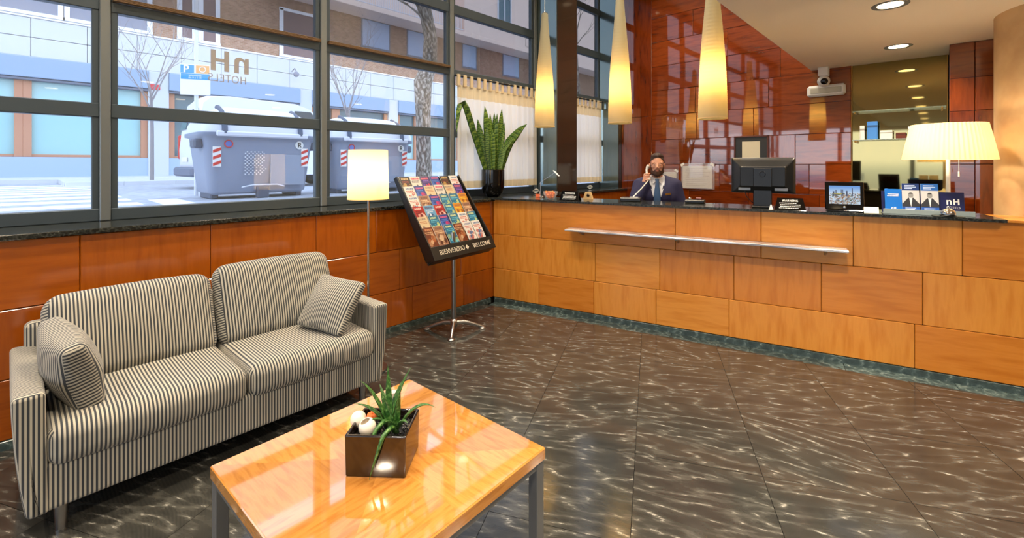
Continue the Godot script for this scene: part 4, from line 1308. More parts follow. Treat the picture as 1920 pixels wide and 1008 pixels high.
	for i in 6:
		for j in 6:
			var y := 0.1265 + 0.103 * (5 - i) + 0.089
			var z := -0.034 - 0.0075 * (5 - i) + 0.001 * (j % 2)
			var k: int = rows[i][j]
			var at := head * Transform3D(Basis.from_euler(Vector3(rng.randf_range(-0.008, 0.0), 0, 0)), Vector3(-0.305 + 0.122 * j + rng.randf_range(-0.006, 0.006), y + (rng.randf_range(0.0, 0.004) if i > 0 else -0.0), z))
			var b := obj("brochure", bodym, M.white, self, at)
			tag(b, "%s, %s in the %s of the rack" % [look[k], cn[j], rn[i]], "brochure", "brochures in the slanted rack")
			obj("cover", meshes[k], M.prints, b)


func blade(pts: Array, w: float, face: Vector3, th := 0.003) -> SurfaceTool:
	# a stiff sword-shaped leaf along pts, slightly channelled, with real thickness
	var rows := []
	var cv := Curve3D.new()
	for p in pts: cv.add_point(p)
	for k in range(1, pts.size() - 1):
		var t: Vector3 = (pts[k + 1] - pts[k - 1]) * 0.2
		cv.set_point_in(k, -t)
		cv.set_point_out(k, t)
	var L := cv.get_baked_length()
	var n := 16
	for k in n + 1:
		var t := float(k) / n
		var p := cv.sample_baked(L * t)
		var d := (cv.sample_baked(minf(L, L * t + 0.01)) - cv.sample_baked(maxf(0, L * t - 0.01))).normalized()
		var side := d.cross(face).normalized()
		var up := side.cross(d).normalized()
		var ww := w * 0.5 * (0.55 + 0.6 * sin(PI * (0.08 + 0.60 * t))) * (1.0 - pow(t, 5.0)) + 0.001
		var line := PackedVector3Array()
		for j in 5:
			var s := -1.0 + j * 0.5
			line.append(p + side * s * ww + up * (absf(s) * ww * 0.35 + th * (1 - absf(s) * 0.7)))
		for j in 3:
			var s := 0.5 - j * 0.5
			line.append(p + side * s * ww + up * (absf(s) * ww * 0.35 - th * (1 - absf(s) * 0.7)))
		rows.append(line)
	return surf(S(), rows, true, Vector2(1.0, 4.0))

func plants() -> void:
	var at := Vector3(-3.67, 1.094, -3.58)
	var right := Vector3(0.728, 0, -0.686)
	var toward := Vector3(0.686, 0, 0.728)
	var pot := thing("plant_pot", "glossy black round-bottomed pot on the granite sill", "plant pot", at)
	obj("bowl", lathe(S(), [Vector2(0, 0.0), Vector2(0.055, 0.0), Vector2(0.085, 0.012), Vector2(0.112, 0.045), Vector2(0.127, 0.095), Vector2(0.131, 0.16), Vector2(0.131, 0.30), Vector2(0.129, 0.305), Vector2(0.122, 0.305), Vector2(0.12, 0.30), Vector2(0.118, 0.25)], 40), M.gloss_black, pot)
	obj("soil", lathe(S(), [Vector2(0.119, 0.262), Vector2(0.06, 0.272), Vector2(0, 0.276)], 24), mat(Color(0.07, 0.05, 0.035), 0.95), pot)
	var pl := thing("snake_plant", "tall snake plant with upright sword leaves, one bent over, in front of the cream curtain", "plant", at + Vector3(0, 0.27, 0))
	var gm := []
	for k in 3:
		var m := mat(Color.WHITE, 0.35)
		m.albedo_texture = noise(100 + k, 0.02, [[0.25, Color(0.15, 0.27, 0.07)], [0.5, Color(0.27, 0.42, 0.13)], [0.75, Color(0.50, 0.58, 0.25)]], 0, 128, 3, 10.0)
		m.uv1_scale = Vector3(1, 3, 1)
		gm.append(m)
	var P := func(x: float, y: float, z: float) -> Vector3: return right * x + Vector3(0, y, 0) + toward * z
	# tips measured on the plant: right, up, towards the room, bend, width
	var spec := [[-0.17, 0.60, 0.02, 0.0, 0.07], [-0.095, 0.755, -0.03, 0.0, 0.075], [-0.03, 0.66, 0.04, 0.02, 0.055], [0.015, 0.68, -0.02, 0.0, 0.05], [0.05, 0.66, 0.05, 0.0, 0.05], [0.10, 0.72, -0.01, 0.0, 0.06], [0.13, 0.56, 0.05, 0.0, 0.05], [0.385, 0.545, 0.04, 0.10, 0.075], [0.24, 0.40, 0.08, 0.08, 0.06], [0.215, 0.35, -0.04, 0.05, 0.05], [0.0, 0.48, 0.08, 0.0, 0.06], [-0.06, 0.52, 0.07, 0.02, 0.06], [0.07, 0.58, -0.06, 0.0, 0.06]]
	var n := 0
	for q in spec:
		var b0: Vector3 = P.call(clampf(q[0] * 0.35, -0.08, 0.08), 0.0, clampf(q[2] * 0.6, -0.06, 0.06))
		var tip: Vector3 = P.call(q[0], q[1], q[2])
		var mid: Vector3 = b0.lerp(tip, 0.5) + Vector3(0, q[3] * 0.7, 0) - right * q[3] * 0.45
		var fc := (toward + right * rng.randf_range(-0.6, 0.6)).normalized()
		obj("leaf", blade([b0, mid, tip], q[4] * 1.22, fc), gm[n % 3], pl)
		n += 1
	obj("leaf", blade([P.call(-0.07, 0.0, 0.05), P.call(-0.19, 0.40, 0.16), P.call(-0.285, 0.73, 0.26), P.call(-0.32, 0.77, 0.285), P.call(-0.35, 0.68, 0.315), P.call(-0.37, 0.42, 0.335)], 0.062, toward), gm[1], pl)

	# cafe curtains on rods across the two bays by the desk
	var cloth := mat(Color(0.93, 0.91, 0.86), 0.9)
	cloth.backlight_enabled = true
	cloth.backlight = Color(1.0, 0.98, 0.94)
	var hem := mat(Color(0.86, 0.80, 0.67), 0.9)
	hem.backlight_enabled = true
	hem.backlight = Color(0.7, 0.63, 0.5)
	var bays := [[-3.19, -4.52, "cream tab-top curtain behind the snake plant"], [-5.06, -6.08, "cream tab-top curtain in the narrow window by the dark pillar"]]
	for q in bays:
		var L: float = q[0] - q[1]
		var c := thing("curtain", q[2], "curtain", Vector3(-3.83, 0, q[0]), 0.0, "cream tab-top curtains")
		var nf := int(L / 0.098)
		var fold := func(u: float, v: float) -> float: return 0.028 * sin(u * nf * TAU + 0.8 * sin(u * 9.0)) * (0.5 + 0.5 * v) + 0.006 * sin(u * 31.0 + v * 2.0)
		for part in [[1.19, 1.27, "bottom_hem", hem], [1.27, 2.19, "cloth", cloth], [2.19, 2.33, "heading", hem]]:
			var rows := []
			for th in [0.0012, -0.0012]:
				var r2 := []
				for i in 7:
					var line := PackedVector3Array()
					var y: float = lerpf(part[0], part[1], i / 6.0)
					var v: float = (2.4 - y) / 1.2
					for j in nf * 10 + 1:
						var u := float(j) / (nf * 10)
						line.append(Vector3(fold.call(u, v) + th, y, -u * L))
					r2.append(line)
				rows.append(r2)
			var s := S()
			surf(s, rows[0], false, Vector2.ONE, false)
			obj(part[2], s, part[3], c)
		for k in nf + 1:
			var u := clampf(float(k) / nf, 0.008, 0.992)
			obj("tab", cbox(S(), Vector3(0.028, 0.13, 0.042), T(fold.call(u, 0.05), 2.375, -u * L), 0.004), hem, c)
		var rod := obj("curtain_rod", tube(S(), [Vector3(-3.83, 2.425, q[0] + 0.03), Vector3(-3.83, 2.425, q[1] - 0.03)], 0.011, 10), M.black)
		tag(rod, "thin dark rod holding the " + ("curtain behind the snake plant" if q[0] > -4.0 else "curtain in the narrow window"), "curtain rod", "curtain rods")


func bulb(parent: Node3D, at: Vector3, e: float, r := 0.03, tint := Color(1.0, 0.90, 0.74)) -> void:
	obj("bulb", ball(S(), Vector3(r, r * 1.3, r), T(at.x, at.y, at.z), 14), M.bulb_face, parent)
	var l := OmniLight3D.new()
	l.name = "bulb_light"
	l.position = at
	l.light_color = tint
	l.light_energy = e
	l.light_size = r
	l.omni_range = 12.0
	l.omni_attenuation = 2.0
	l.shadow_enabled = true
	parent.add_child(l, true)

func lamps() -> void:
	M.bulb_face = glow(Color(1.0, 0.86, 0.58), 3.0)
	var shade := mat(Color(0.86, 0.80, 0.66), 0.8)
	shade.backlight_enabled = true
	shade.backlight = Color(1.0, 0.90, 0.66)
	var ribbed := mat(Color(0.56, 0.57, 0.50), 0.8)
	ribbed.backlight_enabled = true
	ribbed.backlight = Color(0.78, 0.71, 0.55)
	# three tall cone pendants in a row along z = -4
	var where := [[-3.30, 1.885, -4.05, "tall ribbed cone pendant lamp beside the dark pillar"], [-2.33, 1.867, -4.05, "tall ribbed cone pendant lamp in the middle of the row of three"], [-1.40, 1.842, -3.97, "tall ribbed cone pendant lamp nearest the low ceiling"]]
	for q in where:
		var t := thing("pendant_lamp", q[3], "pendant lamp", Vector3(q[0], q[1], q[2]), 0.0, "cone pendant lamps over the desk")
		var prof := []
		var n := 150
		for k in n + 1:
			var y := 1.30 * k / n
			var r := 0.115 - 0.004 * smoothstep(0.0, 0.3, y) - 0.074 * smoothstep(0.12, 1.35, y) * (0.55 + 0.45 * y / 1.3)
			prof.append(Vector2(r + 0.0011 * (1 if k % 2 else -1) + 0.0006 * sin(k * 1.7), y))
		obj("shade", lathe(S(), prof, 40), ribbed, t)
		obj("rim", lathe(S(), [Vector2(0.1125, -0.002), Vector2(0.117, -0.002), Vector2(0.117, 0.006), Vector2(0.1125, 0.006)], 40), shade, t)
		obj("cap", lathe(S(), [Vector2(0.038, 1.295), Vector2(0.03, 1.31), Vector2(0.006, 1.315), Vector2(0.004, 1.35)], 20), M.steel, t)
		obj("cord", tube(S(), [Vector3(0, 1.34, 0), Vector3(0, TOP - q[1] + 0.01, 0)], 0.003, 6), M.white, t)
		bulb(t, Vector3(0, 0.37, 0), 0.27, 0.03, Color(1.0, 0.80, 0.47))
	# floor lamp between sofa arm and rack
	var f := thing("floor_lamp", "slim floor lamp with a cream drum shade behind the far sofa arm", "floor lamp", Vector3(-2.945, 0, -1.64))
	obj("base", lathe(S(), [Vector2(0, 0), Vector2(0.13, 0), Vector2(0.13, 0.012), Vector2(0.125, 0.016), Vector2(0.015, 0.02), Vector2(0, 0.02)], 32), M.steel, f)
	obj("pole", tube(S(), [Vector3(0, 0.015, 0), Vector3(0, 1.36, 0)], 0.008, 10), M.chrome, f)
	var s2 := shade.duplicate() as StandardMaterial3D
	s2.albedo_color = Color(0.90, 0.86, 0.74)
	obj("shade", lathe(S(), [Vector2(0.141, 1.21), Vector2(0.134, 1.555)], 48), s2, f)
	obj("shade_ring", lathe(S(), [Vector2(0.139, 1.208), Vector2(0.1425, 1.208), Vector2(0.1425, 1.214), Vector2(0.139, 1.214)], 40), s2, f)
	var sp := S()
	for k in 3:
		var a := TAU * k / 3
		tube(sp, [Vector3(0, 1.30, 0), Vector3(cos(a) * 0.137, 1.30, sin(a) * 0.137)], 0.002, 5)
	obj("spider", sp, M.steel, f)
	bulb(f, Vector3(0, 1.40, 0), 0.17)
	# big pleated table lamp on the desk
	var b := desk * Vector3(3.68, 1.103, -0.31)
	var t := thing("table_lamp", "large table lamp with a pleated cream shade on the desk by the round pillar", "table lamp", b)
	obj("base", lathe(S(), [Vector2(0, 0), Vector2(0.09, 0), Vector2(0.09, 0.01), Vector2(0.03, 0.022), Vector2(0.014, 0.05)], 28), M.white, t)
	obj("stem", tube(S(), [Vector3(0, 0.02, 0), Vector3(0, 0.46, 0)], [0.014, 0.011], 12), M.white, t)
	var rows := []
	for q in [[0.253, 0.385], [0.245, 0.43], [0.232, 0.50], [0.218, 0.57], [0.203, 0.64]]:
		var line := PackedVector3Array()
		for j in 240:
			var a := TAU * j / 240
			var r: float = q[0] + 0.0035 * (1 if j % 4 < 2 else -1)
			line.append(Vector3(r * cos(a), q[1], r * sin(a)))
		rows.append(line)
	obj("shade", surf(S(), rows, true), s2, t)
	obj("pull_cord", tube(S(), [Vector3(0.055, 0.44, 0.02), Vector3(0.055, 0.30, 0.02)], 0.0015, 5), M.white, t)
	obj("pull_knob", tube(S(), [Vector3(0.055, 0.30, 0.02), Vector3(0.055, 0.265, 0.02)], 0.005, 8), M.white, t)
	bulb(t, Vector3(0, 0.50, 0), 0.17, 0.035)


func on_desk(s: float, z: float, turn := 0.0, y := 1.103) -> Transform3D:
	return desk * Transform3D(Basis(Vector3.UP, turn), Vector3(s, y, z))

func dthing(called: String, label: String, category: String, at: Transform3D, group := "") -> Node3D:
	var t := thing(called, label, category, at.origin, 0.0, group)
	t.transform = at
	return t

func print_lines(parent: Node, w: float, rows: int, pitch: float, h: float, m: Material, at: Transform3D, sd: int, called := "print") -> void:
	# lines of print too small to read: short flat bars
	var s := S()
	var rg := RandomNumberGenerator.new()
	rg.seed = sd
	for r in rows:
		var x := -w / 2 + rg.randf() * w * 0.1
		var end := w / 2 - rg.randf() * w * 0.25
		while x < end:
			var l := rg.randf_range(0.02, 0.09) * w + 0.002
			cbox(s, Vector3(l, h, 0.0004), at * T(x + l / 2, -r * pitch, 0), 0.0)
			x += l + 0.02 * w
	obj(called, s, m, parent)

func flat_print(parent: Node, called: String, w: float, h: float, m: Material, at: Transform3D) -> MeshInstance3D:
	var s := S()
	quad(s, at * Vector3(-w / 2, -h / 2, 0), at * Vector3(w / 2, -h / 2, 0), at * Vector3(w / 2, h / 2, 0), at * Vector3(-w / 2, h / 2, 0), at.basis.z, Vector2(0, 1), Vector2(1, 1), Vector2(1, 0), Vector2(0, 0))
	cbox(s, Vector3(w, h, 0.0005), at * T(0, 0, -0.0004), 0.0)
	return obj(called, s, m, parent)

func warning_sign(at: Transform3D, label: String) -> void:
	var t := dthing("warning_sign", label, "sign", at, "black desk notices")
	var c := extrude(S(), PackedVector2Array([Vector2(-0.104, 0), Vector2(0.104, 0), Vector2(0.085, 0.094), Vector2(-0.085, 0.094)]), 0.006, Transform3D(Basis(Vector3.RIGHT, -0.32), Vector3(0, 0, 0)))
	obj("front_plate", c, M.gloss_black, t)
	obj("back_plate", extrude(S(), PackedVector2Array([Vector2(-0.104, 0), Vector2(0.104, 0), Vector2(0.085, 0.094), Vector2(-0.085, 0.094)]), 0.005, Transform3D(Basis(Vector3.RIGHT, 0.32), Vector3(0, 0, -0.06))), M.gloss_black, t)
	var face := Transform3D(Basis(Vector3.RIGHT, -0.32), Vector3.ZERO)
	text(t, "WARNING", 0.022, M.white, face * T(0, 0.072, 0.0035), 0.0008, "lettering", true)
	print_lines(t, 0.15, 4, 0.013, 0.005, M.white, face * T(0, 0.052, 0.0036), 31)

func desk_things() -> void:
	# monitor seen from behind
	var pc := mat(Color(0.045, 0.055, 0.065), 0.38)
	var pc2 := mat(Color(0.03, 0.036, 0.045), 0.3)
	var m := dthing("monitor", "black computer monitor on the desk, its back towards the lobby", "monitor", on_desk(2.512, -0.12))
	obj("stand_foot", cbox(S(), Vector3(0.155, 0.016, 0.17), T(0.0, 0.008, -0.03), 0.006), pc2, m)
	obj("neck", cbox(S(), Vector3(0.135, 0.19, 0.03), T(0.0, 0.10, 0.0), 0.006), pc2, m)
	var rows := []
	for q in [[0.226, 0.142, -0.035, 0.006], [0.229, 0.145, -0.03, 0.008], [0.229, 0.145, -0.012, 0.008], [0.205, 0.125, 0.012, 0.012], [0.165, 0.085, 0.022, 0.012], [0.16, 0.08, 0.034, 0.01], [0.155, 0.075, 0.036, 0.008]]:
		var line := PackedVector3Array()
		for p in round_rect(q[0], q[1], q[3], 0.0): line.append(Vector3(p.x, p.z + 0.262 - (0.01 if q[2] > 0.0 else 0.0), q[2]))
		rows.append(line)
	var shell_ := surf(S(), rows, true)
	var cap: PackedVector3Array = rows[rows.size() - 1]
	for j in cap.size(): tri(shell_, Vector3(0, 0.25, 0.036), cap[j], cap[(j + 1) % cap.size()], Vector3.BACK, Vector3.BACK, Vector3.BACK)
	obj("back_shell", shell_, pc, m)
	obj("screen", cbox(S(), Vector3(0.45, 0.284, 0.006), T(0, 0.262, -0.036), 0.002), M.gloss_black, m)
	obj("hinge_cover", cbox(S(), Vector3(0.132, 0.15, 0.02), T(0, 0.245, 0.04), 0.004), pc2, m)
	var lg := ring(S(), 0.021, 0.003, 28, T(0, 0.272, 0.052))
	var badge := obj("badge", lg, mat(Color(0.16, 0.17, 0.19), 0.3, 0.6), m)
	text(badge, "hp", 0.026, mat(Color(0.16, 0.17, 0.19), 0.3, 0.6), Transform3D(Basis.from_euler(Vector3(0, 0, -0.15)), Vector3(0, 0.274, 0.0515)), 0.002, "letters", true)
	for x in [-0.13, 0.13]:
		obj("port_strip", cbox(S(), Vector3(0.09, 0.022, 0.008), T(x, 0.150, 0.022), 0.002), M.legs, m)
	obj("cable", tube(S(), [Vector3(-0.13, 0.145, 0.02), Vector3(-0.115, 0.09, 0.03), Vector3(-0.08, 0.05, 0.03), Vector3(-0.05, 0.02, 0.0)], 0.004, 6), M.black, m)

	warning_sign(on_desk(2.70, -0.012), "black tent notice reading WARNING beside the monitor's foot")
	warning_sign(on_desk(0.858, -0.03), "black tent notice reading WARNING beside the bowl of orange sweets")
	tag(obj("paper_cone", lathe(S(), [Vector2(0.016, 0), Vector2(0.014, 0.006), Vector2(0.004, 0.036), Vector2(0.0, 0.038)], 14), M.white, self, on_desk(2.572, 0.012)), "tiny white cone standing between the monitor and the black notice", "ornament")
	# bowl of sweets
	var bowl := dthing("glass_bowl", "small clear glass bowl on the desk in front of the dark pillar", "bowl", on_desk(0.648, -0.05))
	var gl := pane_mat(Color(0.95, 0.97, 0.97, 0.12))
	obj("bowl", lathe(S(), [Vector2(0.0, 0.002), Vector2(0.035, 0.0), Vector2(0.045, 0.01), Vector2(0.068, 0.05), Vector2(0.075, 0.082), Vector2(0.072, 0.082), Vector2(0.064, 0.05), Vector2(0.042, 0.014), Vector2(0, 0.008)], 28), gl, bowl)
	var sw := S()
	var rg := RandomNumberGenerator.new()
	rg.seed = 8
	for k in 70:
		var a := rg.randf() * TAU
		var y := rg.randf_range(0.018, 0.078)
		var r := sqrt(rg.randf()) * (0.022 + 0.4 * y)
		ball(sw, Vector3(0.013, 0.009, 0.009), Transform3D(Basis.from_euler(Vector3(rg.randf(), rg.randf() * 6, rg.randf())), Vector3(cos(a) * r, y, sin(a) * r)), 8)
	var sweets := obj("sweets", sw, mat(Color(0.92, 0.45, 0.08), 0.4), self, on_desk(0.648, -0.05))
	tag(sweets, "heap of orange wrapped sweets in the glass bowl", "sweets")
	sweets.set_meta("kind", "stuff")
	var cd := dthing("card_stand", "small orange and white card stand at the window end of the desk", "card stand", on_desk(0.40, -0.26))
	obj("card", cbox(S(), Vector3(0.05, 0.035, 0.004), Transform3D(Basis(Vector3.RIGHT, -0.25), Vector3(0, 0.018, 0)), 0.001), mat(Color(0.80, 0.36, 0.16), 0.6), cd)
	obj("stick", cbox(S(), Vector3(0.004, 0.05, 0.004), T(0.02, 0.045, -0.005), 0.001), M.white, cd)
	var td := dthing("tape_dispenser", "beige tape dispenser with a dark hole on the desk's rear edge", "tape dispenser", on_desk(0.955, -0.30))
	obj("body", extrude(S(), PackedVector2Array([Vector2(-0.05, 0), Vector2(0.05, 0), Vector2(0.045, 0.02), Vector2(0.028, 0.07), Vector2(-0.028, 0.07), Vector2(-0.042, 0.03)]), 0.03), mat(Color(0.86, 0.72, 0.50), 0.5), td)
	obj("tape", lathe(S(), [Vector2(0, -0.017), Vector2(0.016, -0.017), Vector2(0.016, 0.017), Vector2(0, 0.017)], 18, Transform3D(Basis(Vector3.RIGHT, PI / 2), Vector3(0.004, 0.038, 0))), mat(Color(0.16, 0.10, 0.05), 0.4), td)
	# thin halogen desk lamp
	var dl := dthing("desk_lamp", "thin chrome halogen desk lamp with a flat white head before the dark pillar", "desk lamp", on_desk(0.41, -0.31))
	obj("base", lathe(S(), [Vector2(0, 0), Vector2(0.045, 0), Vector2(0.045, 0.012), Vector2(0.008, 0.02), Vector2(0, 0.02)], 20), M.chrome, dl)
	obj("post", tube(S(), [Vector3(0, 0.01, 0), Vector3(0.0, 0.165, 0)], 0.004, 8), M.chrome, dl)
	obj("arm", tube(S(), [Vector3(-0.012, 0.14, 0), Vector3(0.01, 0.165, 0), Vector3(0.165, 0.262, 0.0)], 0.003, 8), M.chrome, dl)
	obj("head", cbox(S(), Vector3(0.09, 0.008, 0.03), Transform3D(Basis(Vector3(0, 0, 1), -0.72), Vector3(0.185, 0.258, 0.0)), 0.003), M.white, dl)
	# phone base
	var ph := dthing("telephone", "dark desk telephone base at the receptionist's elbow", "telephone", on_desk(1.40, -0.26, 0.2))
	obj("base", cbox(S(), Vector3(0.19, 0.035, 0.17), T(0, 0.018, 0), 0.006), M.black, ph)
	obj("keypad", cbox(S(), Vector3(0.075, 0.004, 0.09), T(0.03, 0.037, 0.01), 0.001), mat(Color(0.75, 0.75, 0.75), 0.5), ph)
	# digital photo frame
	var im := Image.create(160, 112, false, Image.FORMAT_RGB8)
	for y in 112:
		im.fill_rect(Rect2i(0, y, 160, 1), Color(0.42, 0.62, 0.90).lerp(Color(0.80, 0.88, 0.96), minf(1.0, y / 45.0)))
	rg.seed = 5
	for k in 420:
		var y := rg.randi_range(44, 110)
		var h := rg.randi_range(2, 7)
		var c: Color = [Color(0.72, 0.62, 0.50), Color(0.42, 0.40, 0.42), Color(0.80, 0.76, 0.68), Color(0.30, 0.38, 0.30), Color(0.62, 0.45, 0.34)][rg.randi() % 5]
		im.fill_rect(Rect2i(rg.randi_range(0, 156), y, rg.randi_range(2, 8), h).intersection(Rect2i(0, 0, 160, 112)), c)
	for q in [[34, 26, 5], [62, 22, 4], [70, 22, 4], [118, 14, 5], [88, 30, 8], [20, 34, 8]]:
		im.fill_rect(Rect2i(q[0], q[1], q[2], 64 - q[1]), Color(0.34, 0.36, 0.44))
	im.fill_rect(Rect2i(24, 48, 44, 3), Color(0.85, 0.80, 0.30))
	var scr := mat(Color(0.05, 0.05, 0.05), 0.15)
	scr.albedo_texture = ImageTexture.create_from_image(im)
	scr.emission_enabled = true
	scr.emission_texture = scr.albedo_texture
	scr.emission = Color.BLACK
	scr.emission_operator = BaseMaterial3D.EMISSION_OP_ADD
	scr.emission_energy_multiplier = 0.75
	var fr := dthing("digital_photo_frame", "black digital photo frame showing a city view under blue sky", "photo frame", on_desk(3.045, -0.045))
	var tilt := Transform3D(Basis(Vector3.RIGHT, -0.16), Vector3(0, 0.012, 0))
	obj("bezel", cbox(S(), Vector3(0.237, 0.208, 0.018), tilt * T(0, 0.106, 0), 0.005), M.gloss_black, fr)
	flat_print(fr, "screen", 0.188, 0.136, scr, tilt * T(0, 0.112, 0.0102))
	obj("foot", cbox(S(), Vector3(0.225, 0.016, 0.085), T(0, 0.008, -0.012), 0.004), M.gloss_black, fr)
	obj("button", lathe(S(), [Vector2(0, 0.004), Vector2(0.009, 0.004), Vector2(0.009, 0)], 14, tilt * Transform3D(Basis(Vector3.RIGHT, PI / 2), Vector3(0.0, 0.022, 0.01))), M.chrome, fr)
	# small white card
	var wc := dthing("white_card", "small white folded card beside the digital photo frame", "card", on_desk(3.195, 0.0))
	obj("front", cbox(S(), Vector3(0.084, 0.046, 0.002), Transform3D(Basis(Vector3.RIGHT, -0.3), Vector3(0, 0.024, 0)), 0.0004), M.white, wc)
	obj("back", cbox(S(), Vector3(0.084, 0.046, 0.002), Transform3D(Basis(Vector3.RIGHT, 0.3), Vector3(0, 0.024, -0.014)), 0.0004), M.white, wc)
	# leaflet display: navy board, clear strip, leaflets
	var navy := mat(Color(0.07, 0.10, 0.30), 0.35)
	var ds := dthing("leaflet_display", "long navy display board with a white emblem and a clear ledge, on the desk end", "display stand", on_desk(3.497, -0.09))
	var back := Transform3D(Basis(Vector3.RIGHT, -0.18), Vector3(0, 0.004, -0.03))
	obj("board", cbox(S(), Vector3(0.446, 0.155, 0.005), back * T(0, 0.0775, 0), 0.001), navy, ds)
	obj("clear_ledge", cbox(S(), Vector3(0.48, 0.035, 0.004), T(0.012, 0.018, 0.045), 0.001), mat(Color(0.62, 0.68, 0.68), 0.15), ds)
	obj("ledge_bottom", cbox(S(), Vector3(0.48, 0.004, 0.08), T(0.012, 0.003, 0.006), 0.001), mat(Color(0.55, 0.62, 0.63), 0.15), ds)
	text(ds, "nH", 0.056, M.white, back * T(0.163, 0.088, 0.0035), 0.0008, "emblem", true)
	text(ds, "HOTELS", 0.021, M.white, back * T(0.165, 0.048, 0.0035), 0.0008, "lettering")
	var sky := mat(Color(0.06, 0.42, 0.78), 0.35)
	var l1 := obj("leaflet", cbox(S(), Vector3(0.096, 0.165, 0.004), Transform3D(), 0.0008), sky, self, on_desk(3.497, -0.09) * back * T(-0.158, 0.086, 0.016))
	tag(l1, "bright blue leaflet at the photo frame's end of the navy display", "leaflet", "leaflets on the navy display")
	print_lines(l1, 0.07, 2, 0.012, 0.006, M.white, T(0, 0.045, 0.0024), 3)
	text(l1, "nH", 0.022, M.white, T(0.0, -0.055, 0.0024), 0.0006, "emblem", true)
	for k in 2:
		var pi := portrait(k)
		var pm := mat(Color.WHITE, 0.35)
		pm.albedo_texture = ImageTexture.create_from_image(pi)
		var l := obj("leaflet", cbox(S(), Vector3(0.094, 0.205, 0.004), Transform3D(), 0.0008), M.white, self, on_desk(3.497, -0.09) * back * T(-0.062 + k * 0.102, 0.107, 0.018))
		tag(l, ["tall leaflet with a grey portrait under a navy heading, next to the bright blue leaflet", "tall leaflet with a grey portrait under a mid-blue heading, next to the white emblem"][k], "leaflet", "leaflets on the navy display")
		flat_print(l, "cover", 0.094, 0.205, pm, T(0, 0, 0.0027))
	# desk bell on its dark pad
	var pad := obj("bell_pad", cbox(S(), Vector3(0.15, 0.006, 0.085), Transform3D(), 0.002), mat(Color(0.10, 0.14, 0.12), 0.6), self, on_desk(3.602, 0.005, 0.0, 1.106))
	tag(pad, "flat dark green pad under the desk bell", "pad")
	var bell := dthing("desk_bell", "small chrome call bell on a dark pad at the desk's end", "bell", on_desk(3.60, 0.012, 0.0, 1.109))
	obj("foot", lathe(S(), [Vector2(0.0, 0), Vector2(0.042, 0), Vector2(0.042, 0.006), Vector2(0.03, 0.01), Vector2(0, 0.01)], 24), M.black, bell)
	obj("dome", lathe(S(), [Vector2(0.040, 0.012), Vector2(0.039, 0.022), Vector2(0.033, 0.036), Vector2(0.02, 0.047), Vector2(0.006, 0.051), Vector2(0, 0.051)], 28), M.chrome, bell)
	obj("plunger", lathe(S(), [Vector2(0.003, 0.05), Vector2(0.003, 0.058), Vector2(0.007, 0.06), Vector2(0.006, 0.066), Vector2(0, 0.068)], 14), M.chrome, bell)
	# white coils left on the sills
	for k in 2:
		var s := S()
		for j in 3: ring(s, 0.035 - j * 0.003, 0.005, 20, Transform3D(Basis(Vector3.RIGHT, 1.2 - 0.3 * j), Vector3(0, 0.035, 0.008 * j)))
		tag(obj("coiled_cord", s, M.white, self, [Transform3D(Basis(Vector3.UP, 0.9), Vector3(-3.63, 1.096, -4.28)), Transform3D(Basis(Vector3.UP, 0.7), Vector3(-3.66, 1.096, -5.52))][k]), ["small white coiled cord on the sill at the corner of the wide curtain", "small white coiled cord on the sill under the narrow curtain"][k], "cord", "white coils on the sill")

	# on the back wall
	var fz := ZB + 0.012
	var pf := thing("picture_frame", "dark grey picture frame with a beige sheet on the wood wall above the monitor", "picture frame", Vector3(-1.715, 1.60, fz))
	obj("mount", cbox(S(), Vector3(0.37, 0.40, 0.012), T(0, 0, 0), 0.003), mat(Color(0.16, 0.17, 0.16), 0.4), pf)
	var bz := S()
	for x in [-0.19, 0.19]: cbox(bz, Vector3(0.02, 0.43, 0.024), T(x, 0, 0.004), 0.004)
	for y in [-0.205, 0.205]: cbox(bz, Vector3(0.40, 0.02, 0.024), T(0, y, 0.004), 0.004)
	obj("frame_edge", bz, mat(Color(0.34, 0.14, 0.06), 0.3), pf)
	obj("sheet", cbox(S(), Vector3(0.205, 0.25, 0.004), T(0.0, 0.02, 0.008), 0.0005), mat(Color(0.86, 0.83, 0.72), 0.8), pf)
	var org := dthing("desk_organiser", "low dark desk organiser on the staff side, in front of the typed sheet", "organiser", on_desk(1.97, -0.33))
	obj("tray", cbox(S(), Vector3(0.17, 0.03, 0.1), T(0, 0.015, 0), 0.008), M.black, org)
	obj("pad", cbox(S(), Vector3(0.05, 0.02, 0.05), T(0.03, 0.04, 0), 0.006), mat(Color(0.35, 0.06, 0.07), 0.5), org)
	obj("clip", ball(S(), Vector3(0.013, 0.013, 0.013), T(-0.045, 0.04, 0), 10), M.chrome, org)
	var clear := pane_mat(Color(0.92, 0.92, 0.95, 0.16))
	for q in [["large white typed sheet in a clear sleeve pinned to the wall behind the receptionist", Vector3(-2.385, 1.285, fz + 0.004), 0.40, 0.30, 10], ["small typed sheet in a clear sleeve half hidden by the receptionist's shoulder", Vector3(-2.78, 1.27, fz + 0.004), 0.22, 0.16, 5]]:
		var p := thing("notice", q[0], "notice", q[1], 0.0, "notices on the wood wall")
		obj("sheet", cbox(S(), Vector3(q[2], q[3], 0.002), Transform3D(), 0.0004), M.paper, p)
		print_lines(p, q[2] * 0.8, q[4], 0.026, 0.006, mat(Color(0.72, 0.70, 0.67), 0.8), T(0, q[3] * 0.4, 0.0014), 14)
		obj("sleeve", cbox(S(), Vector3(q[2] + 0.05, q[3] + 0.05, 0.0006), T(0.005, 0.015, 0.004), 0.0), clear, p)
		for x in [-0.5, 0.5]: obj("tape", cbox(S(), Vector3(0.055, 0.03, 0.001), Transform3D(Basis(Vector3(0, 0, 1), -0.6 * signf(x)), Vector3(q[2] * x, q[3] / 2 + 0.02, 0.0052)), 0.0), M.white, p)
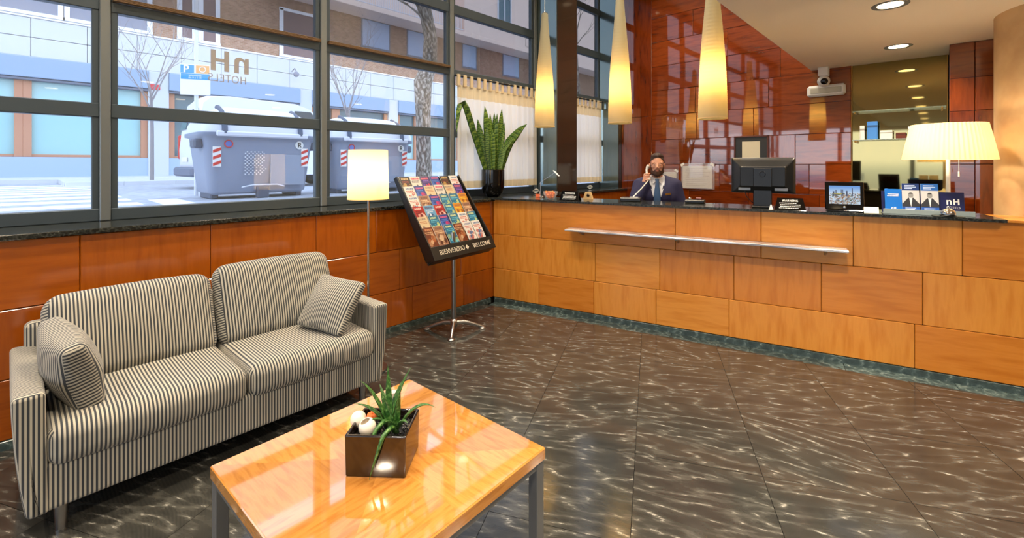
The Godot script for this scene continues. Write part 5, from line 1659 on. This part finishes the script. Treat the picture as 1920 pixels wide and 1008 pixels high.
	var cc := thing("security_camera", "small white dome security camera hanging under the low ceiling by the wood wall", "security camera", Vector3(-0.94, ROOF, -6.08))
	obj("mount", cbox(S(), Vector3(0.10, 0.10, 0.08), T(0, -0.05, 0), 0.008), M.white, cc)
	obj("dome", ball(S(), Vector3(0.062, 0.062, 0.062), T(0, -0.155, 0), 20), M.white, cc)
	obj("lens", lathe(S(), [Vector2(0, 0.066), Vector2(0.022, 0.064), Vector2(0.034, 0.056), Vector2(0.038, 0.04)], 20, Transform3D(Basis.from_euler(Vector3(1.75, 0.25, 0)), Vector3(0, -0.155, 0))), M.gloss_black, cc)
	var em := thing("emergency_light", "white rectangular emergency light fixed on the wood wall below the security camera", "emergency light", Vector3(-0.93, 2.29, ZB + 0.035))
	obj("case", cbox(S(), Vector3(0.36, 0.125, 0.07), Transform3D(), 0.02), M.white, em)
	obj("diffuser", cbox(S(), Vector3(0.30, 0.07, 0.02), T(0, 0, 0.03), 0.008), mat(Color(0.72, 0.72, 0.66), 0.3), em)
	# glass shelves before the mirror, with added boxes standing in for a blurry reflection
	for q in [[1.715, "glass shelf with small boxes across the tinted mirror"], [2.02, "empty upper glass shelf across the tinted mirror"]]:
		var sh := thing("glass_shelf", q[1], "shelf", Vector3(-0.318, q[0], ZB + 0.07), 0.0, "glass shelves on the mirror")
		obj("plate", cbox(S(), Vector3(0.735, 0.008, 0.14), Transform3D(), 0.001), pane_mat(Color(0.75, 0.85, 0.78, 0.35)), sh)
		for x in [-0.34, 0.34]: obj("bracket", cbox(S(), Vector3(0.014, 0.02, 0.135), T(x, -0.014, 0), 0.002), M.brass, sh)
	var boxes := [[-0.60, 0.04, 0.15, Color(0.88, 0.88, 0.86), "narrow white box standing for a mirror reflection, at the wood wall end"], [-0.515, 0.09, 0.19, Color(0.25, 0.50, 0.80), "tall blue box standing for a mirror reflection, on the glass shelf"], [-0.40, 0.10, 0.09, Color(0.85, 0.84, 0.80), "low white box standing for a mirror reflection, beside the blue one"], [-0.285, 0.08, 0.06, Color(0.35, 0.14, 0.07), "low brown box standing for a mirror reflection, on the glass shelf"], [-0.175, 0.11, 0.12, Color(0.80, 0.84, 0.88), "pale blue striped box standing for a mirror reflection, next to the lamp shade"]]
	for q in boxes:
		var bxx := obj("reflection_box", cbox(S(), Vector3(q[1], q[2], 0.06), Transform3D(), 0.003), mat(q[3], 0.4), self, T(q[0], 1.7195 + q[2] / 2, ZB + 0.08))
		tag(bxx, q[4], "box", "added boxes on the glass shelf")
		obj("band", cbox(S(), Vector3(q[1] + 0.001, q[2] * 0.14, 0.061), T(0, q[2] * 0.22, 0), 0.001), mat((q[3] as Color).darkened(0.35), 0.4), bxx)


func portrait(k: int) -> Image:
	# a printed leaflet: heading, a plain grey figure in a suit, a blue foot
	var im := Image.create(96, 208, false, Image.FORMAT_RGB8)
	im.fill(Color(0.78, 0.78, 0.78))
	im.fill_rect(Rect2i(0, 0, 96, 50), [Color(0.10, 0.20, 0.42), Color(0.12, 0.36, 0.66)][k])
	for r in 3: im.fill_rect(Rect2i(14, 12 + r * 11, [58, 66, 44][r], 5), Color(0.80, 0.86, 0.95))
	im.fill_rect(Rect2i(0, 168, 96, 40), Color(0.14, 0.34, 0.68))
	for y in range(58, 168):
		for x in 96:
			var hx := (x - 48.0) / 15.0
			var hy := (y - 84.0) / 20.0
			if hx * hx + hy * hy < 1.0: im.set_pixel(x, y, Color(0.55, 0.55, 0.55) if y > 74 else Color(0.16, 0.16, 0.17))
			elif y > 102 and absf(x - 48.0) < 14.0 + (y - 102) * 0.75:
				im.set_pixel(x, y, Color(0.88, 0.88, 0.88) if absf(x - 48.0) < 9.0 - (y - 102) * 0.13 else Color(0.20, 0.20, 0.22))
	for r in 3: im.fill_rect(Rect2i(16, 176 + r * 9, 60 - r * 8, 4), Color(0.85, 0.90, 0.98))
	return im


# ---------------------------------------------------------------- the receptionist
var bones := []

func bone_dist(p: Vector3, list: Array, k: float) -> float:
	var d := 10.0
	for b in list:
		var a: Vector3 = b[0]
		var ab: Vector3 = b[1] - a
		var t := clampf((p - a).dot(ab) / maxf(ab.length_squared(), 1e-9), 0.0, 1.0)
		var e := p.distance_to(a + ab * t) - lerpf(b[2], b[3], t)
		var h := maxf(k - absf(d - e), 0.0) / k
		d = minf(d, e) - h * h * k * 0.25
	return d

# surface nets of the field f between lo and hi
func nets(s: SurfaceTool, f, lo: Vector3, hi: Vector3, cell: float) -> void:
	var n := Vector3i(((hi - lo) / cell).ceil()) + Vector3i.ONE
	var v := PackedFloat32Array()
	v.resize(n.x * n.y * n.z)
	v.fill(1.0)
	var B := 4
	for bx in range(0, n.x, B):
		for by in range(0, n.y, B):
			for bz in range(0, n.z, B):
				var c := lo + (Vector3(bx, by, bz) + Vector3.ONE * (B - 1) * 0.5) * cell
				var d: float = f.call(c)
				var far := absf(d) > cell * B * 1.1
				for x in range(bx, mini(bx + B, n.x)):
					for y in range(by, mini(by + B, n.y)):
						for z in range(bz, mini(bz + B, n.z)):
							v[(x * n.y + y) * n.z + z] = d if far else f.call(lo + Vector3(x, y, z) * cell)
	var sx := n.y * n.z
	var sy := n.z
	var pos := {}
	var nor := {}
	var off := [0, sx, sy, sx + sy, 1, sx + 1, sy + 1, sx + sy + 1]
	var edges := [[0, 1], [2, 3], [4, 5], [6, 7], [0, 2], [1, 3], [4, 6], [5, 7], [0, 4], [1, 5], [2, 6], [3, 7]]
	for x in n.x - 1:
		for y in n.y - 1:
			for z in n.z - 1:
				var i := x * sx + y * sy + z
				var m := 0
				for k in 8: if v[i + off[k]] < 0.0: m += 1
				if m == 0 or m == 8: continue
				var sum := Vector3.ZERO
				var cnt := 0
				for e in edges:
					var a: float = v[i + off[e[0]]]
					var b: float = v[i + off[e[1]]]
					if (a < 0.0) == (b < 0.0): continue
					var t := a / (a - b)
					var pa := Vector3(e[0] & 1, (e[0] >> 1) & 1, e[0] >> 2)
					var pb := Vector3(e[1] & 1, (e[1] >> 1) & 1, e[1] >> 2)
					sum += pa.lerp(pb, t)
					cnt += 1
				var p := lo + (Vector3(x, y, z) + sum / cnt) * cell
				pos[i] = p
				var h := cell * 0.5
				nor[i] = Vector3(f.call(p + Vector3(h, 0, 0)) - f.call(p - Vector3(h, 0, 0)), f.call(p + Vector3(0, h, 0)) - f.call(p - Vector3(0, h, 0)), f.call(p + Vector3(0, 0, h)) - f.call(p - Vector3(0, 0, h))).normalized()
	for i in pos:
		for q in [[sx, sy, 1], [sy, sx, 1], [1, sx, sy]]:
			# the edge leaving corner i along q[0]
			if i + q[0] >= v.size() or (v[i] < 0.0) == (v[i + q[0]] < 0.0): continue
			var a: int = i
			var b: int = i - q[1]
			var c: int = i - q[1] - q[2]
			var d: int = i - q[2]
			if not (pos.has(b) and pos.has(c) and pos.has(d)): continue
			tri(s, pos[a], pos[b], pos[c], nor[a], nor[b], nor[c])
			tri(s, pos[a], pos[c], pos[d], nor[a], nor[c], nor[d])

func person() -> void:
	var skin := mat(Color(0.86, 0.635, 0.52), 0.5)
	skin.subsurf_scatter_enabled = true
	skin.subsurf_scatter_strength = 0.08
	var navy := mat(Color(0.115, 0.12, 0.27), 0.8)
	var shirtm := mat(Color(0.86, 0.87, 0.90), 0.8)
	var tiem := mat(Color(0.20, 0.32, 0.47), 0.5)
	var hairm := mat(Color(0.21, 0.125, 0.08), 0.7)
	var beardm := mat(Color(0.31, 0.205, 0.15), 0.85)
	var t := thing("person", "bearded man in a navy suit and blue tie holding a telephone to his ear", "person", Vector3(-2.136, 0, -4.468), deg_to_rad(26))
	var V := func(x: float, y: float, z: float) -> Vector3: return Vector3(x, y, z)
	var torso := [[Vector3(-0.07, 0.80, -0.02), Vector3(0.07, 0.80, -0.02), 0.10, 0.10], [Vector3(-0.055, 0.95, -0.01), Vector3(0.055, 0.95, -0.01), 0.10, 0.10], [Vector3(-0.085, 1.13, -0.02), Vector3(0.085, 1.13, -0.02), 0.105, 0.105], [Vector3(0.03, 1.295, -0.04), Vector3(0.165, 1.238, -0.035), 0.045, 0.046], [Vector3(-0.03, 1.295, -0.04), Vector3(-0.165, 1.238, -0.035), 0.045, 0.046], [Vector3(-0.11, 1.20, -0.025), Vector3(0.11, 1.20, -0.025), 0.075, 0.075]]
	var sh_r := Vector3(-0.172, 1.232, -0.03)
	var el_r := Vector3(-0.235, 1.03, 0.13)
	var wr_r := Vector3(-0.122, 1.235, 0.075)
	var sh_l := Vector3(0.172, 1.232, -0.03)
	var el_l := Vector3(0.245, 0.975, -0.02)
	var wr_l := Vector3(0.205, 0.80, 0.17)
	var arms := [[sh_r, el_r, 0.052, 0.042], [el_r, wr_r, 0.040, 0.027], [sh_l, el_l, 0.052, 0.042], [el_l, wr_l, 0.040, 0.027]]
	var legs := []
	for sg in [-1.0, 1.0]:
		legs += [[Vector3(0.085 * sg, 0.78, -0.02), Vector3(0.09 * sg, 0.42, 0.0), 0.078, 0.052], [Vector3(0.09 * sg, 0.42, 0.0), Vector3(0.09 * sg, 0.08, -0.03), 0.050, 0.034]]
	var feet := []
	for sg in [-1.0, 1.0]: feet += [[Vector3(0.09 * sg, 0.045, -0.045), Vector3(0.105 * sg, 0.035, 0.13), 0.040, 0.033]]
	var neck := [[Vector3(0, 1.27, -0.03), Vector3(0, 1.39, 0.005), 0.052, 0.049]]
	# head: cranium, face, jaw, nose, ears; SLIM narrows it, HZ sets it forward over the collar
	var HZ := Vector3(0, 0, 0.022)
	var slim := func(p: Vector3) -> Vector3: return Vector3(p.x / 0.90, p.y, p.z - 0.022)
	var head := [[Vector3(0, 1.480, 0.008), Vector3(0, 1.478, -0.036), 0.074, 0.076], [Vector3(0, 1.435, 0.028), Vector3(0, 1.366, 0.040), 0.058, 0.040], [Vector3(-0.036, 1.383, 0.012), Vector3(0.036, 1.383, 0.012), 0.034, 0.034]]
	var fine := [[Vector3(0, 1.462, 0.083), Vector3(0, 1.426, 0.100), 0.007, 0.0105], [Vector3(-0.012, 1.420, 0.088), Vector3(0.012, 1.420, 0.088), 0.0075, 0.0075], [Vector3(-0.046, 1.469, 0.066), Vector3(0.046, 1.469, 0.066), 0.0125, 0.0125], [Vector3(-0.030, 1.436, 0.066), Vector3(-0.050, 1.428, 0.050), 0.016, 0.012], [Vector3(0.030, 1.436, 0.066), Vector3(0.050, 1.428, 0.050), 0.016, 0.012], [Vector3(-0.079, 1.455, -0.008), Vector3(-0.078, 1.425, -0.004), 0.012, 0.008], [Vector3(0.079, 1.455, -0.008), Vector3(0.078, 1.425, -0.004), 0.012, 0.008]]
	# right hand closed round the handset, left hand flat on the worktop
	var HD := Vector3(0.006, -0.027, 0.02)
	var hand_r := [[wr_r, Vector3(-0.128, 1.305, 0.047) + HD, 0.022, 0.024], [Vector3(-0.130, 1.31, 0.03) + HD, Vector3(-0.126, 1.375, 0.022) + HD, 0.017, 0.016], [Vector3(-0.130, 1.31, 0.056) + HD, Vector3(-0.124, 1.372, 0.056) + HD, 0.017, 0.015]]
	var fing_r := []
	for k in 4:
		var y: float = 1.322 + 0.0195 * k
		var l: float = [0.85, 0.97, 1.0, 0.93][k]
		var z0: float = 0.060 - 0.006 * k
		fing_r += [[Vector3(-0.127, y, z0) + HD, Vector3(-0.116, y + 0.003, z0 + 0.026 * l) + HD, 0.0095, 0.0088], [Vector3(-0.116, y + 0.003, z0 + 0.026 * l) + HD, Vector3(-0.092, y + 0.006, z0 + 0.034 * l) + HD, 0.0088, 0.008], [Vector3(-0.092, y + 0.006, z0 + 0.034 * l) + HD, Vector3(-0.078, y + 0.008, z0 + 0.022 * l) + HD, 0.008, 0.0072]]
	fing_r += [[Vector3(-0.126, 1.305, 0.03) + HD, Vector3(-0.112, 1.335, 0.012) + HD, 0.013, 0.0105], [Vector3(-0.112, 1.335, 0.012) + HD, Vector3(-0.098, 1.368, 0.010) + HD, 0.0105, 0.0085]]
	var hand_l := [[wr_l, Vector3(0.2, 0.785, 0.205), 0.022, 0.018], [Vector3(0.185, 0.781, 0.21), Vector3(0.182, 0.778, 0.255), 0.016, 0.013], [Vector3(0.212, 0.781, 0.21), Vector3(0.210, 0.778, 0.25), 0.016, 0.013]]
	var fing_l := []
	for k in 4:
		var x: float = 0.218 - 0.0165 * k
		var l: float = [0.055, 0.066, 0.072, 0.065][k]
		fing_l += [[Vector3(x, 0.779, 0.25), Vector3(x - 0.003, 0.775, 0.25 + l * 0.55), 0.009, 0.0082], [Vector3(x - 0.003, 0.775, 0.25 + l * 0.55), Vector3(x - 0.005, 0.764, 0.25 + l), 0.0082, 0.007]]
	fing_l += [[Vector3(0.178, 0.779, 0.215), Vector3(0.155, 0.770, 0.24), 0.012, 0.01], [Vector3(0.155, 0.770, 0.24), Vector3(0.148, 0.764, 0.265), 0.01, 0.008]]
	var s := S()
	var all := torso + arms + legs + feet + neck
	nets(s, func(p): return bone_dist(p, all, 0.035), Vector3(-0.32, -0.02, -0.19), Vector3(0.33, 1.345, 0.23), 0.016)
	var hd := func(p: Vector3) -> float:
		var q: Vector3 = slim.call(p)
		var d := bone_dist(q, head, 0.03)
		var e := bone_dist(q, fine, 0.004)
		var h := maxf(0.010 - absf(d - e), 0.0) / 0.010
		d = minf(d, e) - h * h * 0.0025
		for x in [-0.031, 0.031]: d = maxf(d, -(q.distance_to(Vector3(x, 1.451, 0.094)) - 0.0145))
		return minf(d, bone_dist(p, neck, 0.01))
	nets(s, hd, Vector3(-0.100, 1.305, -0.105), Vector3(0.100, 1.57, 0.145), 0.005)
	for q in [[hand_r, fing_r, Vector3(-0.16, 1.205, 0.0), Vector3(-0.05, 1.395, 0.14)], [hand_l, fing_l, Vector3(0.13, 0.745, 0.15), Vector3(0.245, 0.83, 0.335)]]:
		var hl: Array = q[0]
		var fl: Array = q[1]
		nets(s, func(p): return minf(bone_dist(p, hl, 0.02), bone_dist(p, fl, 0.006)), q[2], q[3], 0.004)
	obj("body", s, skin, t)
	# face details
	for x in [-0.028, 0.028]:
		var eye := obj("eye", ball(S(), Vector3(0.0125, 0.0068, 0.011), T(x, 1.450, 0.0965), 14), mat(Color(0.80, 0.77, 0.74), 0.25), t)
		obj("iris", ball(S(), Vector3(0.0055, 0.0058, 0.004), T(x, 1.4495, 0.1055), 10), mat(Color(0.10, 0.06, 0.04), 0.15), eye)
		obj("eyebrow", tube(S(), [Vector3(x - 0.017, 1.466, 0.099), Vector3(x, 1.471, 0.103), Vector3(x + 0.017, 1.466, 0.099)], [0.0025, 0.0045, 0.0025], 6), hairm, t)
	obj("lips", ball(S(), Vector3(0.020, 0.0065, 0.008), T(0, 1.390, 0.101), 12), mat(Color(0.72, 0.42, 0.37), 0.5), t)
	# hair and beard follow the head
	var hair := func(p: Vector3) -> float:
		var q: Vector3 = slim.call(p)
		var d := bone_dist(q, head, 0.03) - 0.0045 - 0.017 * smoothstep(1.515, 1.555, q.y) - 0.002 * sin(q.x * 150.0 + q.z * 80.0)
		var line := 1.521 - 0.016 * smoothstep(0.025, 0.06, absf(q.x)) + 0.007 * sin(q.x * 55.0 + 1.0) if q.z > 0.045 else lerpf(1.440, 1.498, clampf((q.z + 0.0) / 0.045, 0.0, 1.0))
		if q.z < 0.0: line = lerpf(1.440, 1.385, clampf(-q.z / 0.06, 0.0, 1.0))
		return maxf(d, line - p.y)
	var hs := S()
	nets(hs, hair, Vector3(-0.11, 1.36, -0.125), Vector3(0.11, 1.60, 0.135), 0.0055)
	obj("hair", hs, hairm, t)
	var beard := func(p: Vector3) -> float:
		var q: Vector3 = slim.call(p)
		var d := bone_dist(q, head, 0.03) - 0.0035 - 0.0008 * sin(q.x * 300.0)
		var top := 1.404 - 0.012 * smoothstep(0.022, 0.04, absf(q.x)) + 0.06 * smoothstep(0.045, 0.07, absf(q.x))
		d = maxf(d, q.y - top)
		d = maxf(d, -0.008 - q.z)
		d = maxf(d, -(Vector2(q.x / 0.022, (q.y - 1.390) / 0.0075).length() - 1.0) * 0.008)
		return maxf(d, 1.318 - q.y)
	var bs := S()
	nets(bs, beard, Vector3(-0.095, 1.31, -0.02), Vector3(0.095, 1.47, 0.135), 0.005)
	obj("beard", bs, beardm, t)
	# clothes
	var shirt := func(p: Vector3) -> float: return maxf(maxf(bone_dist(p, torso + neck, 0.035) - 0.010, p.y - 1.352 + 0.55 * maxf(p.z + 0.03, 0.0)), 0.84 - p.y)
	var ss := S()
	nets(ss, shirt, Vector3(-0.25, 0.82, -0.17), Vector3(0.25, 1.375, 0.14), 0.012)
	obj("shirt", ss, shirtm, t)
	for sg in [-1.0, 1.0]:
		obj("collar", extrude(S(), PackedVector2Array([Vector2(0.004, -0.012), Vector2(0.058, 0.03), Vector2(0.056, 0.062), Vector2(0.0, 0.018), Vector2(0.03, -0.045)] if false else [Vector2(0.0, 0.012), Vector2(0.034, -0.040), Vector2(0.056, 0.012), Vector2(0.052, 0.046)]), 0.005, Transform3D(Basis.from_euler(Vector3(-0.55, 0.55 * sg, 0)) * Basis.from_scale(Vector3(sg, 1, 1)), Vector3(0.0, 1.288, 0.062))), shirtm, t)
	var jk := torso + arms
	var jacket := func(p: Vector3) -> float:
		var d := bone_dist(p, jk, 0.035) - 0.021
		d = maxf(d, 0.70 - p.y)
		d = maxf(d, p.y - 1.362 + 0.40 * maxf(p.z + 0.04, 0.0))
		var open := (absf(p.x) - 0.075 * clampf((p.y - 0.97) / 0.30, 0.0, 1.0)) * 0.9
		d = maxf(d, -maxf(open, -p.z - 0.02))
		d = maxf(d, 0.022 - p.distance_to(wr_r) if p.distance_to(wr_r) < 0.02 else d)
		return d
	var js := S()
	nets(js, jacket, Vector3(-0.33, 0.66, -0.20), Vector3(0.335, 1.38, 0.23), 0.012)
	obj("jacket", js, navy, t)
	for sg in [-1.0, 1.0]:
		obj("lapel", extrude(S(), PackedVector2Array([Vector2(0.018, 0.0), Vector2(0.075, 0.19), Vector2(0.098, 0.17), Vector2(0.082, 0.15), Vector2(0.096, 0.125), Vector2(0.03, -0.01)]), 0.006, Transform3D(Basis.from_euler(Vector3(-0.16, 0.35 * sg, 0)) * Basis.from_scale(Vector3(sg, 1, 1)), Vector3(0.0, 1.055, 0.117))), navy, t)
	var tr := S()
	var lg := legs + [torso[0]]
	nets(tr, func(p): return maxf(maxf(bone_dist(p, lg, 0.03) - 0.012, p.y - 0.86), 0.06 - p.y), Vector3(-0.22, 0.03, -0.17), Vector3(0.22, 0.90, 0.13), 0.016)
	obj("trousers", tr, navy, t)
	for sg in [-1.0, 1.0]:
		obj("shoe", tube(S(), [Vector3(0.09 * sg, 0.047, -0.085), Vector3(0.09 * sg, 0.048, -0.05), Vector3(0.10 * sg, 0.044, 0.06), Vector3(0.107 * sg, 0.038, 0.15), Vector3(0.108 * sg, 0.033, 0.175)], [0.03, 0.047, 0.045, 0.037, 0.02], 12), M.gloss_black, t)
	# tie
	var tie := []
	for q in [[1.305, 0.068, 0.021], [1.275, 0.080, 0.015], [1.20, 0.098, 0.026], [1.12, 0.108, 0.034], [1.02, 0.108, 0.037], [0.94, 0.106, 0.040], [0.90, 0.106, 0.004]]:
		var line := PackedVector3Array()
		for j in 8:
			var a := TAU * j / 8
			line.append(Vector3(q[2] * cos(a), q[0], q[1] + 0.004 + 0.006 * sin(a)))
		tie.append(line)
	obj("tie", surf(S(), tie, true), tiem, t)
	var bd := obj("name_badge", cbox(S(), Vector3(0.06, 0.020, 0.004), Transform3D(Basis.from_euler(Vector3(-0.1, 0.45, 0.12)), Vector3(0.105, 1.155, 0.117)), 0.001), M.brass, t)
	# the handset: earpiece, grip, mouthpiece; and its taut white cord
	var h := thing("telephone_handset", "white telephone handset held against the man's ear with a taut white cord", "telephone", t.position, deg_to_rad(26))
	var wh := mat(Color(0.88, 0.87, 0.84), 0.35)
	obj("grip", tube(S(), [Vector3(-0.095, 1.432, 0.022), Vector3(-0.104, 1.395, 0.040), Vector3(-0.100, 1.350, 0.066), Vector3(-0.086, 1.310, 0.095)], [0.015, 0.013, 0.0125, 0.0145], 12), wh, h)
	obj("earpiece", ball(S(), Vector3(0.016, 0.025, 0.025), T(-0.091, 1.430, 0.018), 14), wh, h)
	obj("mouthpiece", ball(S(), Vector3(0.02, 0.018, 0.02), T(-0.080, 1.307, 0.098), 14), wh, h)
	var inv := h.transform.affine_inverse()
	var down: Vector3 = inv * (desk * Vector3(1.43, 1.141, -0.22))
	var a := Vector3(-0.082, 1.296, 0.102)
	obj("cord", tube(S(), [a, a.lerp(down, 0.5) + Vector3(0, -0.006, 0), down], 0.0055, 6), wh, h)
